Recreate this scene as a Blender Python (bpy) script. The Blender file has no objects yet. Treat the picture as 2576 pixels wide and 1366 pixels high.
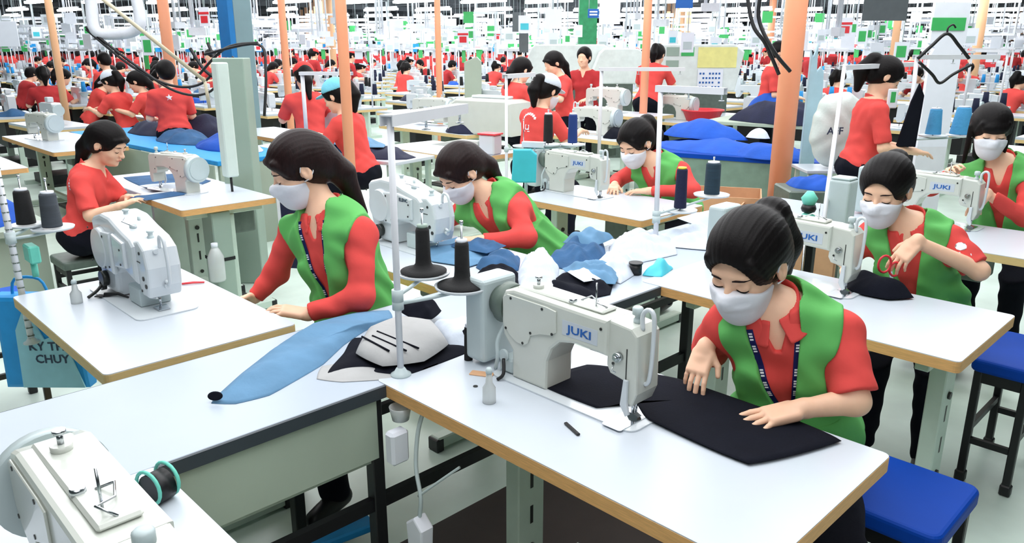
import bpy, bmesh, math, random
import numpy as np
from mathutils import Vector, Matrix

# ------------------------------------------------------------------ scene, camera, light
S = bpy.context.scene
COL = S.collection
S.view_settings.view_transform = 'Standard'
S.view_settings.look = 'None'
S.view_settings.exposure = 0.40
S.view_settings.gamma = 1.0
S.view_settings.use_curve_mapping = False

cam_d = bpy.data.cameras.new('camera')
cam = bpy.data.objects.new('camera', cam_d)
COL.objects.link(cam)
S.camera = cam
cam_d.sensor_width = 36.0
cam_d.lens = 36.0 * 1950 / 2576
cam_d.clip_start = 0.05
cam_d.clip_end = 300
PITCH = math.atan((683 - 115) / 1950)
cam.location = (0, 0, 1.68)
cam.rotation_euler = (math.pi / 2 - PITCH, 0, math.radians(45.5))

w = bpy.data.worlds.new('world')
S.world = w
w.use_nodes = True
w.node_tree.nodes['Background'].inputs[0].default_value = (0.80, 0.90, 1.0, 1)
w.node_tree.nodes['Background'].inputs[1].default_value = 0.08

def area(x, y, z, sx, sy, power, col=(0.985, 0.985, 1.0)):
    l = bpy.data.lights.new('ceiling_area_light', 'AREA')
    l.shape = 'RECTANGLE'; l.size = sx; l.size_y = sy; l.energy = power; l.color = col
    o = bpy.data.objects.new('ceiling_area_light', l)
    o.location = (x, y, z); COL.objects.link(o)
    return o
area(-1.6, 1.6, 3.15, 3.0, 3.0, 75)
area(-5.0, 1.5, 3.15, 3.0, 4.0, 85)
area(-1.6, 5.5, 3.15, 3.0, 4.0, 85)
area(-5.5, 6.0, 3.15, 4.0, 4.0, 120)
area(1.0, -0.5, 3.15, 3.0, 3.0, 45)
area(-10.0, 3.5, 3.5, 5.0, 6.0, 165)
area(-3.0, 11.5, 3.5, 6.0, 5.0, 165)
area(-10.5, 11.0, 3.5, 7.0, 7.0, 280)
area(-19.0, 8.0, 3.6, 9.0, 10.0, 500)
area(-8.0, 22.0, 3.6, 10.0, 9.0, 500)
area(-20.0, 21.0, 3.6, 12.0, 12.0, 850)
area(-35.0, 16.0, 3.6, 14.0, 18.0, 1300)
area(-15.0, 38.0, 3.6, 18.0, 14.0, 1300)
area(-36.0, 38.0, 3.6, 20.0, 20.0, 2100)

# ------------------------------------------------------------------ materials
def lin(c):
    return tuple(((v / 255) / 12.92 if v / 255 <= 0.04045 else ((v / 255 + 0.055) / 1.055) ** 2.4) for v in c)
MATS = {}
def mat(name, rgb, rough=0.5, metal=0.0, var=0.06, scale=12.0, bump=0.0, bscale=60.0, emit=0.0, spec=0.5, coat=0.0, stretch=None, trans=0.0, sub=0.0):
    if name in MATS: return MATS[name]
    m = bpy.data.materials.new(name); m.use_nodes = True
    nt = m.node_tree; n = nt.nodes; l = nt.links
    b = n['Principled BSDF']
    c = lin(rgb)
    b.inputs['Roughness'].default_value = rough
    b.inputs['Metallic'].default_value = metal
    b.inputs['Specular IOR Level'].default_value = spec
    b.inputs['Coat Weight'].default_value = coat
    b.inputs['Transmission Weight'].default_value = trans
    if sub:
        b.inputs['Subsurface Weight'].default_value = sub
        b.inputs['Subsurface Scale'].default_value = 0.01
    tc = n.new('ShaderNodeTexCoord')
    src = tc.outputs['Object']
    if stretch:
        mp = n.new('ShaderNodeMapping'); mp.inputs['Scale'].default_value = stretch
        l.new(src, mp.inputs[0]); src = mp.outputs[0]
    no = n.new('ShaderNodeTexNoise'); no.inputs['Scale'].default_value = scale; no.inputs['Detail'].default_value = 4
    l.new(src, no.inputs['Vector'])
    r = n.new('ShaderNodeMapRange')
    r.inputs[1].default_value = 0.3; r.inputs[2].default_value = 0.7
    r.inputs[3].default_value = 1 - var; r.inputs[4].default_value = 1 + var
    l.new(no.outputs[0], r.inputs[0])
    mx = n.new('ShaderNodeVectorMath'); mx.operation = 'SCALE'
    mx.inputs[0].default_value = c
    l.new(r.outputs[0], mx.inputs['Scale'])
    l.new(mx.outputs[0], b.inputs['Base Color'])
    if bump:
        nb = n.new('ShaderNodeTexNoise'); nb.inputs['Scale'].default_value = bscale; nb.inputs['Detail'].default_value = 3
        l.new(src, nb.inputs['Vector'])
        bp = n.new('ShaderNodeBump'); bp.inputs['Strength'].default_value = bump; bp.inputs['Distance'].default_value = 0.01
        l.new(nb.outputs[0], bp.inputs['Height']); l.new(bp.outputs[0], b.inputs['Normal'])
    if emit:
        b.inputs['Emission Color'].default_value = (0.93, 0.97, 1, 1)
        b.inputs['Emission Strength'].default_value = emit
    MATS[name] = m
    return m

M_WHITE = mat('white_laminate', (198, 206, 215), 0.30, var=0.015, scale=6)
M_WHITEB = mat('bluish_laminate', (174, 185, 198), 0.35, var=0.02, scale=4)
M_WOOD = mat('plywood_edge', (222, 170, 108), 0.6, var=0.12, scale=14, stretch=(2, 2, 30), bump=0.1)
M_WOODL = mat('pale_edge', (220, 190, 132), 0.6, var=0.08, scale=14, stretch=(2, 2, 30))
M_DARKEDGE = mat('dark_edge_band', (52, 60, 68), 0.5)
M_PANEL = mat('grey_green_panel', (170, 184, 168), 0.55, var=0.06, scale=3)
M_STEEL = mat('pale_green_steel', (196, 214, 202), 0.4, var=0.04)
M_CREAM = mat('machine_enamel', (206, 210, 202), 0.28, var=0.02, coat=0.4)
M_MACH = mat('machine_white', (210, 217, 222), 0.28, var=0.02, coat=0.4)
M_MGREY = mat('motor_box_grey', (190, 204, 206), 0.4, var=0.03)
M_DKGREY = mat('dark_grey_green', (92, 106, 98), 0.45, var=0.15, scale=20)
M_CHROME = mat('chrome', (200, 205, 210), 0.18, 1.0, var=0.05)
M_BLACK = mat('black_plastic', (16, 16, 20), 0.45)
M_SCREW = mat('dark_screw', (50, 52, 50), 0.4, 0.4)
M_SKIN = mat('skin', (242, 196, 166), 0.5, var=0.05, scale=18, spec=0.35, sub=0.06)
M_HAIR = mat('black_hair', (14, 10, 11), 0.5, var=0.3, scale=26, stretch=(6, 6, 0.8), bump=0.10, bscale=60, spec=0.16)
M_HAIRB = mat('brown_black_hair', (30, 15, 15), 0.48, var=0.3, scale=26, stretch=(6, 6, 0.8), bump=0.10, bscale=60, spec=0.2)
M_RED = mat('red_cotton', (224, 80, 76), 0.85, var=0.05, bump=0.15, bscale=25, spec=0.2)
M_GREEN = mat('green_vest_cloth', (98, 180, 96), 0.75, var=0.08, scale=5, bump=0.2, bscale=18, spec=0.25)
M_MASK = mat('white_mask_cloth', (226, 229, 238), 0.8, var=0.02, bump=0.1, bscale=80)
M_NAVY = mat('navy_cloth', (20, 26, 56), 0.85, var=0.15, bump=0.2)
M_BLACKCL = mat('black_cloth', (18, 20, 30), 0.95, var=0.12, bump=0.15, bscale=200, spec=0.15)
M_BLUE = mat('blue_vinyl', (0, 62, 160), 0.6, var=0.1, scale=4, spec=0.15)
M_BLUECL = mat('royal_blue_cloth', (4, 78, 180), 0.8, var=0.12, scale=6, bump=0.3, bscale=20)
M_SKY = mat('sky_blue', (30, 150, 222), 0.6, var=0.08)
M_DENIM = mat('slate_blue_cloth', (92, 134, 168), 0.85, var=0.12, scale=9, bump=0.2, bscale=30)
M_SLATE = mat('dusk_blue_cloth', (46, 88, 130), 0.85, var=0.2, scale=9, bump=0.3, bscale=30)
M_GREYCL = mat('warm_grey_cloth', (172, 172, 172), 0.85, var=0.05, bump=0.2, bscale=30)
M_WHITECL = mat('white_cloth', (206, 214, 226), 0.85, var=0.04, bump=0.3, bscale=26)
M_BLACKTH = mat('black_thread', (16, 16, 18), 0.8, var=0.2, bump=0.3, bscale=160, stretch=(1, 1, 8))
M_TEALTH = mat('dark_teal_thread', (26, 52, 68), 0.8, var=0.15, bump=0.3, bscale=160, stretch=(1, 1, 8))
M_GREYTH = mat('charcoal_thread', (62, 68, 76), 0.8, var=0.15, bump=0.3, bscale=160, stretch=(1, 1, 8))
M_POLE = mat('pole_white', (224, 226, 232), 0.35, var=0.03)
M_ORANGE = mat('orange_paint', (255, 170, 130), 0.5, var=0.06, scale=3)
M_ORANGEL = mat('pale_orange_paint', (246, 190, 146), 0.5, var=0.06, scale=3)
M_TURQ = mat('turquoise_plastic', (70, 196, 214), 0.5, var=0.06)
M_TEAL = mat('teal_plastic', (110, 210, 190), 0.5)
M_YELLOW = mat('yellow_plastic', (238, 222, 80), 0.5)
M_GREENSIGN = mat('green_card', (64, 176, 96), 0.5)
M_PAPER = mat('white_paper', (232, 236, 246), 0.8, var=0.02)
M_INK = mat('blue_ink', (26, 92, 170), 0.6)
M_DINK = mat('dark_ink', (40, 60, 84), 0.6)
M_REDPL = mat('red_plastic', (220, 50, 60), 0.4)
M_CARD = mat('cardboard', (206, 160, 122), 0.8, var=0.06)
M_BLUEPILLAR = mat('blue_steel', (0, 112, 178), 0.5)
M_PILLAR = mat('grey_blue_steel', (118, 146, 152), 0.5, var=0.05, scale=4)
M_POSTGR = mat('grey_green_post', (150, 170, 158), 0.5, var=0.05, scale=4)
M_PEDGE = mat('pale_post_face', (206, 220, 214), 0.5, var=0.03)
M_CABLE = mat('black_cable', (22, 22, 26), 0.5)
M_DUCT = mat('duct_wrap', (214, 218, 226), 0.6, var=0.06, bump=0.4, bscale=20)
M_CEIL = mat('ceiling_dark', (186, 192, 194), 0.9, var=0.25, scale=2)
M_BEAM = mat('beam_grey', (96, 102, 106), 0.7)
M_TUBE = mat('lamp_tube', (255, 255, 255), 0.5, emit=9.0)
M_FIX = mat('lamp_housing', (230, 232, 236), 0.5)
M_GREENB = mat('green_banner', (40, 130, 84), 0.7, var=0.15)
M_CLEAR = mat('clear_bottle', (226, 232, 232), 0.2, var=0.03, trans=0.35)
M_LACE = mat('lanyard_blue', (28, 36, 120), 0.6)
M_LIP = mat('lip', (190, 96, 88), 0.5)
M_MATSHADE = mat('mat_shade_brown', (46, 36, 32), 0.7, var=0.1)
M_YLINE = mat('yellow_floor_paint', (226, 212, 150), 0.7, var=0.1)
M_CYANCAP = mat('cyan_cap_cloth', (120, 204, 226), 0.8, var=0.1, bump=0.2)

def floor_tone():
    m = mat('floor_concrete', (208, 226, 216), 0.35, var=0.14, scale=2.2, bump=0.03, bscale=30, spec=0.6)
    return m

# ------------------------------------------------------------------ mesh helpers
def tag(o, label=None, cat=None, group=None, kind=None):
    if label: o['label'] = label
    if cat: o['category'] = cat
    if group: o['group'] = group
    if kind: o['kind'] = kind
    return o
def empty(name, loc=(0, 0, 0), rz=0, label=None, cat=None, group=None):
    o = bpy.data.objects.new(name, None); COL.objects.link(o)
    o.location = loc; o.rotation_euler = (0, 0, rz); o.empty_display_size = 0.1
    tag(o, label, cat, group)
    return o
def link_mesh(name, me, mats, parent=None, loc=None, rz=0):
    if not isinstance(mats, (list, tuple)): mats = [mats]
    for m in mats: me.materials.append(m)
    o = bpy.data.objects.new(name, me); COL.objects.link(o)
    if name in ('screw', 'bolt', 'thread_guide', 'tape_marks', 'lanyard_print', 'thread_eyelet', 'knob', 'hook_drive', 'take_up_slot', 'presser_foot', 'arc_print'): o['kind'] = 'stuff'
    if parent is not None: o.parent = parent
    if loc is not None: o.location = loc
    o.rotation_euler = (0, 0, rz)
    return o
def copy_tree(o, parent=None):
    c = o.copy(); COL.objects.link(c)
    if parent is not None: c.parent = parent; c.matrix_parent_inverse = o.matrix_parent_inverse.copy()
    for ch in list(o.children): copy_tree(ch, c)
    return c

class MB:
    """collects primitives into one mesh"""
    def __init__(s): s.bm = bmesh.new(); s.mi = 0
    def m(s, i): s.mi = i; return s
    def _fin(s, geom_faces, smooth=False):
        for f in geom_faces: f.material_index = s.mi; f.smooth = smooth
    def box(s, x0, x1, y0, y1, z0, z1, bev=0.0, seg=1, M=None):
        r = bmesh.ops.create_cube(s.bm, size=1.0)
        vs = r['verts']
        T = Matrix.Translation(((x0 + x1) / 2, (y0 + y1) / 2, (z0 + z1) / 2)) @ Matrix.Diagonal((x1 - x0, y1 - y0, z1 - z0, 1))
        if M is not None: T = M @ T
        bmesh.ops.transform(s.bm, matrix=T, verts=vs)
        fs = set(f for v in vs for f in v.link_faces)
        if bev > 0:
            es = list(set(e for v in vs for e in v.link_edges))
            rb = bmesh.ops.bevel(s.bm, geom=es, offset=bev, segments=seg, affect='EDGES', profile=0.5)
            fs = set(f for v in rb['verts'] for f in v.link_faces) | set(f for f in fs if f.is_valid)
        s._fin(fs, False); return s
    def prism(s, pts, a0, a1, axis='Y', bev=0.0, seg=2, M=None):
        """extrude a 2D outline; axis Y: pts are (x,z); axis X: (y,z); axis Z: (x,y)"""
        def mk(p, a):
            return {'Y': (p[0], a, p[1]), 'X': (a, p[0], p[1]), 'Z': (p[0], p[1], a)}[axis]
        v0 = [s.bm.verts.new(mk(p, a0)) for p in pts]; v1 = [s.bm.verts.new(mk(p, a1)) for p in pts]
        n = len(pts); fs = [s.bm.faces.new(v0), s.bm.faces.new(v1[::-1])]
        for i in range(n): fs.append(s.bm.faces.new((v0[(i + 1) % n], v0[i], v1[i], v1[(i + 1) % n])))
        bmesh.ops.recalc_face_normals(s.bm, faces=fs)
        if M is not None: bmesh.ops.transform(s.bm, matrix=M, verts=v0 + v1)
        if bev > 0:
            es = [e for e in set(e for f in fs[:2] for e in f.edges)]
            rb = bmesh.ops.bevel(s.bm, geom=es, offset=bev, segments=seg, affect='EDGES', profile=0.5)
            fs = [f for f in set(f for v in rb['verts'] for f in v.link_faces)] + [f for f in fs if f.is_valid]
        s._fin(set(fs)); return s
    def cyl(s, p0, p1, r, r2=None, n=16, cap=True):
        p0 = Vector(p0); p1 = Vector(p1); d = p1 - p0; r2 = r if r2 is None else r2
        q = Vector((0, 0, 1)).rotation_difference(d.normalized() if d.length > 1e-9 else Vector((0, 0, 1))).to_matrix()
        a = []; b = []
        for i in range(n):
            t = 2 * math.pi * i / n; c = Vector((math.cos(t), math.sin(t), 0))
            a.append(s.bm.verts.new(p0 + q @ (c * r))); b.append(s.bm.verts.new(p1 + q @ (c * r2)))
        fs = [s.bm.faces.new((a[i], a[(i + 1) % n], b[(i + 1) % n], b[i])) for i in range(n)]
        s._fin(fs, True)
        if cap: s._fin([s.bm.faces.new(a[::-1]), s.bm.faces.new(b)], False)
        return s
    def lathe(s, prof, c=(0, 0, 0), n=24, M=None):
        """profile (r,z) bottom to top around z axis"""
        rings = []; vs = []
        for r, z in prof:
            if r < 1e-6: ring = [s.bm.verts.new((c[0], c[1], c[2] + z))] * n
            else: ring = [s.bm.verts.new((c[0] + r * math.cos(2 * math.pi * i / n), c[1] + r * math.sin(2 * math.pi * i / n), c[2] + z)) for i in range(n)]
            rings.append(ring); vs += list(dict.fromkeys(ring))
        fs = []
        for a, b in zip(rings, rings[1:]):
            for i in range(n):
                q = list(dict.fromkeys((a[i], a[(i + 1) % n], b[(i + 1) % n], b[i])))
                if len(q) > 2:
                    try: fs.append(s.bm.faces.new(q))
                    except ValueError: pass
        if prof[0][0] > 1e-6: fs.append(s.bm.faces.new(rings[0][::-1]))
        if prof[-1][0] > 1e-6: fs.append(s.bm.faces.new(rings[-1]))
        if M is not None: bmesh.ops.transform(s.bm, matrix=M, verts=vs)
        s._fin(fs, True); return s
    def tube(s, pts, r, n=8, radii=None, closed=False):
        pts = [Vector(p) for p in pts]; rings = []; N = len(pts); up = None
        for i, p in enumerate(pts):
            a = pts[(i - 1) % N] if (closed or i > 0) else p; b = pts[(i + 1) % N] if (closed or i < N - 1) else p
            t = (b - a).normalized()
            if up is None: up = t.orthogonal().normalized()
            up = (up - t * up.dot(t)); up = up.normalized() if up.length > 1e-6 else t.orthogonal().normalized()
            sd = t.cross(up); rr = radii[i] if radii else r
            rings.append([s.bm.verts.new(p + (up * math.cos(2 * math.pi * k / n) + sd * math.sin(2 * math.pi * k / n)) * rr) for k in range(n)])
        fs = []
        pr = list(zip(rings, rings[1:])) + ([(rings[-1], rings[0])] if closed else [])
        for a, b in pr:
            for k in range(n): fs.append(s.bm.faces.new((a[k], a[(k + 1) % n], b[(k + 1) % n], b[k])))
        if not closed: fs += [s.bm.faces.new(rings[0][::-1]), s.bm.faces.new(rings[-1])]
        s._fin(fs, True); return s
    def mesh(s, name):
        bmesh.ops.recalc_face_normals(s.bm, faces=s.bm.faces)
        me = bpy.data.meshes.new(name); s.bm.to_mesh(me); s.bm.free(); return me
    def build(s, name, mats, parent=None, loc=None, rz=0):
        return link_mesh(name, s.mesh(name), mats, parent, loc, rz)

def smooth_path(pts, k=6):
    P = [Vector(p) for p in pts]; out = []
    for i in range(len(P) - 1):
        p0 = P[max(i - 1, 0)]; p1 = P[i]; p2 = P[i + 1]; p3 = P[min(i + 2, len(P) - 1)]
        for j in range(k):
            t = j / k
            out.append(0.5 * ((2 * p1) + (p2 - p0) * t + (2 * p0 - 5 * p1 + 4 * p2 - p3) * t * t + (3 * p1 - p0 - 3 * p2 + p3) * t ** 3))
    out.append(P[-1]); return out

def text_mesh(txt, size, depth=0.001, bold=True):
    cu = bpy.data.curves.new('txt', 'FONT'); cu.body = txt; cu.size = size; cu.extrude = depth
    cu.offset = size * 0.02 if bold else 0
    cu.align_x = 'CENTER'; cu.align_y = 'CENTER'; cu.resolution_u = 2
    o = bpy.data.objects.new('txt', cu); COL.objects.link(o)
    bpy.context.view_layer.update()
    me = bpy.data.meshes.new_from_object(o.evaluated_get(bpy.context.evaluated_depsgraph_get()))
    bpy.data.objects.remove(o); me.materials.clear()
    return me

# ------------------------------------------------------------------ distance-field modelling
def V3(*a): return np.array(a, dtype=np.float32)
def nrm(v):
    v = np.asarray(v, dtype=np.float32); return v / max(np.linalg.norm(v), 1e-9)
def cap(P, a, b, r1, r2=None):
    a = np.asarray(a, np.float32); b = np.asarray(b, np.float32); r2 = r1 if r2 is None else r2
    ab = b - a; L = float(ab @ ab) + 1e-12
    t = np.clip(((P - a) @ ab) / L, 0, 1)
    q = P - a - t[:, None] * ab
    return np.sqrt((q * q).sum(1)) - (r1 + (r2 - r1) * t)
def ell(P, c, r, R=None):
    q = P - np.asarray(c, np.float32)
    if R is not None: q = q @ R           # columns of R = local axes
    r = np.asarray(r, np.float32)
    a = q / r; k0 = np.sqrt((a * a).sum(1)); a = a / r; k1 = np.sqrt((a * a).sum(1)) + 1e-9
    return k0 * (k0 - 1) / k1
def smin(a, b, k):
    h = np.clip(0.5 + 0.5 * (b - a) / k, 0, 1)
    return b + (a - b) * h - k * h * (1 - h)
def smax(a, b, k): return -smin(-a, -b, k)
def local(P, c, rad, fn, pad=0.04):
    d = np.sqrt(((P - np.asarray(c, np.float32)) ** 2).sum(1)) - rad
    out = d + 0.02
    m = d < pad
    if m.any(): out[m] = fn(P[m])
    return out.astype(np.float32)

def surfnet(vol, org, res):
    s = (vol < 0)
    c = np.zeros(tuple(n - 1 for n in vol.shape), np.int8)
    for i in (0, 1):
        for j in (0, 1):
            for k in (0, 1):
                c += s[i:s.shape[0] - 1 + i, j:s.shape[1] - 1 + j, k:s.shape[2] - 1 + k]
    mask = (c > 0) & (c < 8)
    I, J, K = np.nonzero(mask); n = len(I)
    if n == 0: return np.zeros((0, 3)), np.zeros((0, 4), int)
    idx = np.full(mask.shape, -1, np.int32); idx[mask] = np.arange(n)
    pos = np.zeros((n, 3), np.float32); cnt = np.zeros(n, np.float32)
    cor = {}
    for i in (0, 1):
        for j in (0, 1):
            for k in (0, 1): cor[i, j, k] = vol[I + i, J + j, K + k]
    for (a, va) in cor.items():
        for ax in range(3):
            if a[ax] == 0:
                b = list(a); b[ax] = 1; vb = cor[tuple(b)]
                m = (va < 0) != (vb < 0)
                t = np.where(m, va / np.where(m, va - vb, 1), 0)
                for q in range(3):
                    pos[:, q] += np.where(m, a[q] + (t if q == ax else 0), 0)
                cnt += m
    pos /= cnt[:, None]
    pos += np.stack([I, J, K], 1)
    faces = []
    for ax in range(3):
        sl0 = [slice(None)] * 3; sl1 = [slice(None)] * 3
        sl0[ax] = slice(0, -1); sl1[ax] = slice(1, None)
        d = s[tuple(sl0)] != s[tuple(sl1)]
        E = np.stack(np.nonzero(d), 1)
        o1, o2 = [x for x in range(3) if x != ax]
        E = E[(E[:, o1] > 0) & (E[:, o2] > 0) & (E[:, o1] < vol.shape[o1] - 1) & (E[:, o2] < vol.shape[o2] - 1)]
        def cell(d1, d2):
            q = E.copy(); q[:, o1] -= d1; q[:, o2] -= d2
            return idx[q[:, 0], q[:, 1], q[:, 2]]
        f = np.stack([cell(1, 1), cell(0, 1), cell(0, 0), cell(1, 0)], 1)
        flip = s[E[:, 0], E[:, 1], E[:, 2]]
        if ax == 1: flip = ~flip
        f[~flip] = f[~flip][:, ::-1]
        faces.append(f[(f >= 0).all(1)])
    return pos * res + org, np.concatenate(faces)

def sdf_mesh(name, fn, lo, hi, res):
    lo = np.asarray(lo, np.float32); hi = np.asarray(hi, np.float32)
    m = 8; nb = np.maximum(np.ceil((hi - lo) / (res * m)).astype(int), 1)
    g = np.stack(np.meshgrid(*[np.arange(n) for n in nb], indexing='ij'), -1).reshape(-1, 3)
    ctr = lo + (g + 0.5).astype(np.float32) * (res * m)
    d = fn(ctr)
    half = res * m * 0.87
    act = np.abs(d) < half * 1.5 + 0.006
    vol = np.where(d < 0, -1.0, 1.0).astype(np.float32).reshape(nb)
    vol = np.repeat(np.repeat(np.repeat(vol, m, 0), m, 1), m, 2)
    off = np.stack(np.meshgrid(*[np.arange(m)] * 3, indexing='ij'), -1).reshape(-1, 3)
    ga = g[act]
    for st in range(0, len(ga), 1500):
        gg = ga[st:st + 1500]
        ii = (gg[:, None, :] * m + off[None]).reshape(-1, 3)
        v = fn(lo + ii.astype(np.float32) * res)
        vol[ii[:, 0], ii[:, 1], ii[:, 2]] = v
    vol = np.pad(vol, 1, constant_values=1.0)
    v, f = surfnet(vol, lo - res, res)
    return np_mesh(name, v, f)
def np_mesh(name, v, f, smooth=True):
    me = bpy.data.meshes.new(name)
    v = np.asarray(v, np.float32); f = np.asarray(f, np.int32)
    me.vertices.add(len(v)); me.vertices.foreach_set('co', v.ravel())
    me.loops.add(f.size); me.loops.foreach_set('vertex_index', f.ravel())
    me.polygons.add(len(f)); k = f.shape[1]
    me.polygons.foreach_set('loop_start', np.arange(0, f.size, k, dtype=np.int32))
    me.polygons.foreach_set('use_smooth', np.full(len(f), smooth))
    me.update(calc_edges=True); me.validate()
    return me
# ------------------------------------------------------------------ people
def head_frame(yaw, pitch, roll=0.0):
    th = math.radians(yaw); ph = math.radians(pitch)
    f = np.array([math.sin(th) * math.cos(ph), -math.cos(th) * math.cos(ph), -math.sin(ph)])
    x = np.array([math.cos(th), math.sin(th), 0.0]); y = -f; z = np.cross(x, y)
    if roll:
        r = math.radians(roll); x, z = x * math.cos(r) + z * math.sin(r), z * math.cos(r) - x * math.sin(r)
    return np.stack([x, y, z], 1).astype(np.float32)

def skull(q):
    d = ell(q, (0, .012, .032), (.074, .092, .080))
    d = smin(d, ell(q, (0, -.026, -.028), (.060, .060, .078)), .03)
    d = smin(d, ell(q, (0, -.040, -.078), (.040, .042, .032)), .03)
    d = smin(d, cap(q, (-.030, -.070, .026), (.030, -.070, .026), .014), .02)
    for s in (-1, 1):
        d = smin(d, ell(q, (s * .034, -.058, -.030), (.024, .024, .024)), .02)
    return d
def face(q):
    d = skull(q)
    for s in (-1, 1):
        d = smax(d, -ell(q, (s * .031, -.100, .004), (.020, .018, .013)), .012)
        d = smin(d, ell(q, (s * .031, -.076, .003), (.0165, .0125, .0125)), .004)
        # ear with a hollow
        e = ell(q, (s * .078, .012, -.002), (.009, .019, .032))
        e = smax(e, -ell(q, (s * .088, .008, .002), (.008, .010, .019)), .004)
        e = smin(e, ell(q, (s * .080, .002, -.006), (.005, .005, .008)), .003)
        d = smin(d, e, .006)
    d = smin(d, cap(q, (0, -.084, .010), (0, -.104, -.026), .006, .0115), .010)
    for s in (-1, 1): d = smin(d, ell(q, (s * .011, -.096, -.028), (.008, .009, .007)), .006)
    d = smin(d, ell(q, (0, -.088, -.054), (.023, .010, .0075)), .006)
    d = smin(d, ell(q, (0, -.076, -.088), (.016, .014, .012)), .012)
    return d

def hand_field(P, w, t, n, side, curl=0.35, spread=0.10, k=1.0, thumb=0.6):
    """w wrist, t fingertip target direction, n back-of-hand normal, side +1 left hand / -1 right hand"""
    w = np.asarray(w, np.float32); f = nrm(np.asarray(t) - w); n = np.asarray(n, np.float32); n = nrm(n - f * (n @ f))
    lat = np.cross(f, n) * side            # towards the thumb
    R = np.stack([lat, f, n], 1).astype(np.float32)
    ctr = w + f * .08 * k
    def fn(P):
        q = ((P - w) @ R) / k
        # palm
        a = np.abs(q - V3(.0, .048, .0)) - V3(.024, .030, .002)
        d = np.sqrt((np.maximum(a, 0) ** 2).sum(1)) + np.minimum(a.max(1), 0) - .0115
        d = smin(d, cap(q, (0, -.01, 0), (0, .03, 0), .0235, .019), .015)
        d = smin(d, ell(q, (.020, .030, -.008), (.015, .024, .012)), .010)
        base = [(.0285, .086), (.0095, .091), (-.0095, .088), (-.027, .078)]
        ln = [.066, .074, .068, .052]; rr = [.0082, .0085, .0080, .0070]
        for i in range(4):
            ang = spread * (1.3 - i * .95); c = curl * (0.85 + 0.12 * i)
            p = V3(base[i][0], base[i][1] - .008, .001); lean = 0.15 * c
            a0 = -c * .5
            for j, (fr, dr) in enumerate(((.42, .95), (.31, .88), (.27, .78))):
                a0 -= 0 if j == 0 else c * (1.0 if j == 1 else .7)
                dirv = V3(math.sin(ang) * math.cos(a0), math.cos(ang) * math.cos(a0), math.sin(a0))
                e = p + dirv * ln[i] * fr * (1.1 if j == 0 else 1)
                s = cap(q, p, e, rr[i] * (dr + .07), rr[i] * dr)
                d = smin(d, s, .004 if j == 0 else .0015)
                p = e
        p = V3(.026, .020, -.006); e = p + nrm(V3(.75, .75, -.45 * thumb)) * .036
        d = smin(d, cap(q, p, e, .0125, .0098), .008)
        e2 = e + nrm(V3(.45 - .35 * thumb, .95, -.35 * thumb)) * .028
        d = smin(d, cap(q, e, e2, .0095, .0078), .002)
        return d * k
    return local(P, ctr, .115 * k, fn)

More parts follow.
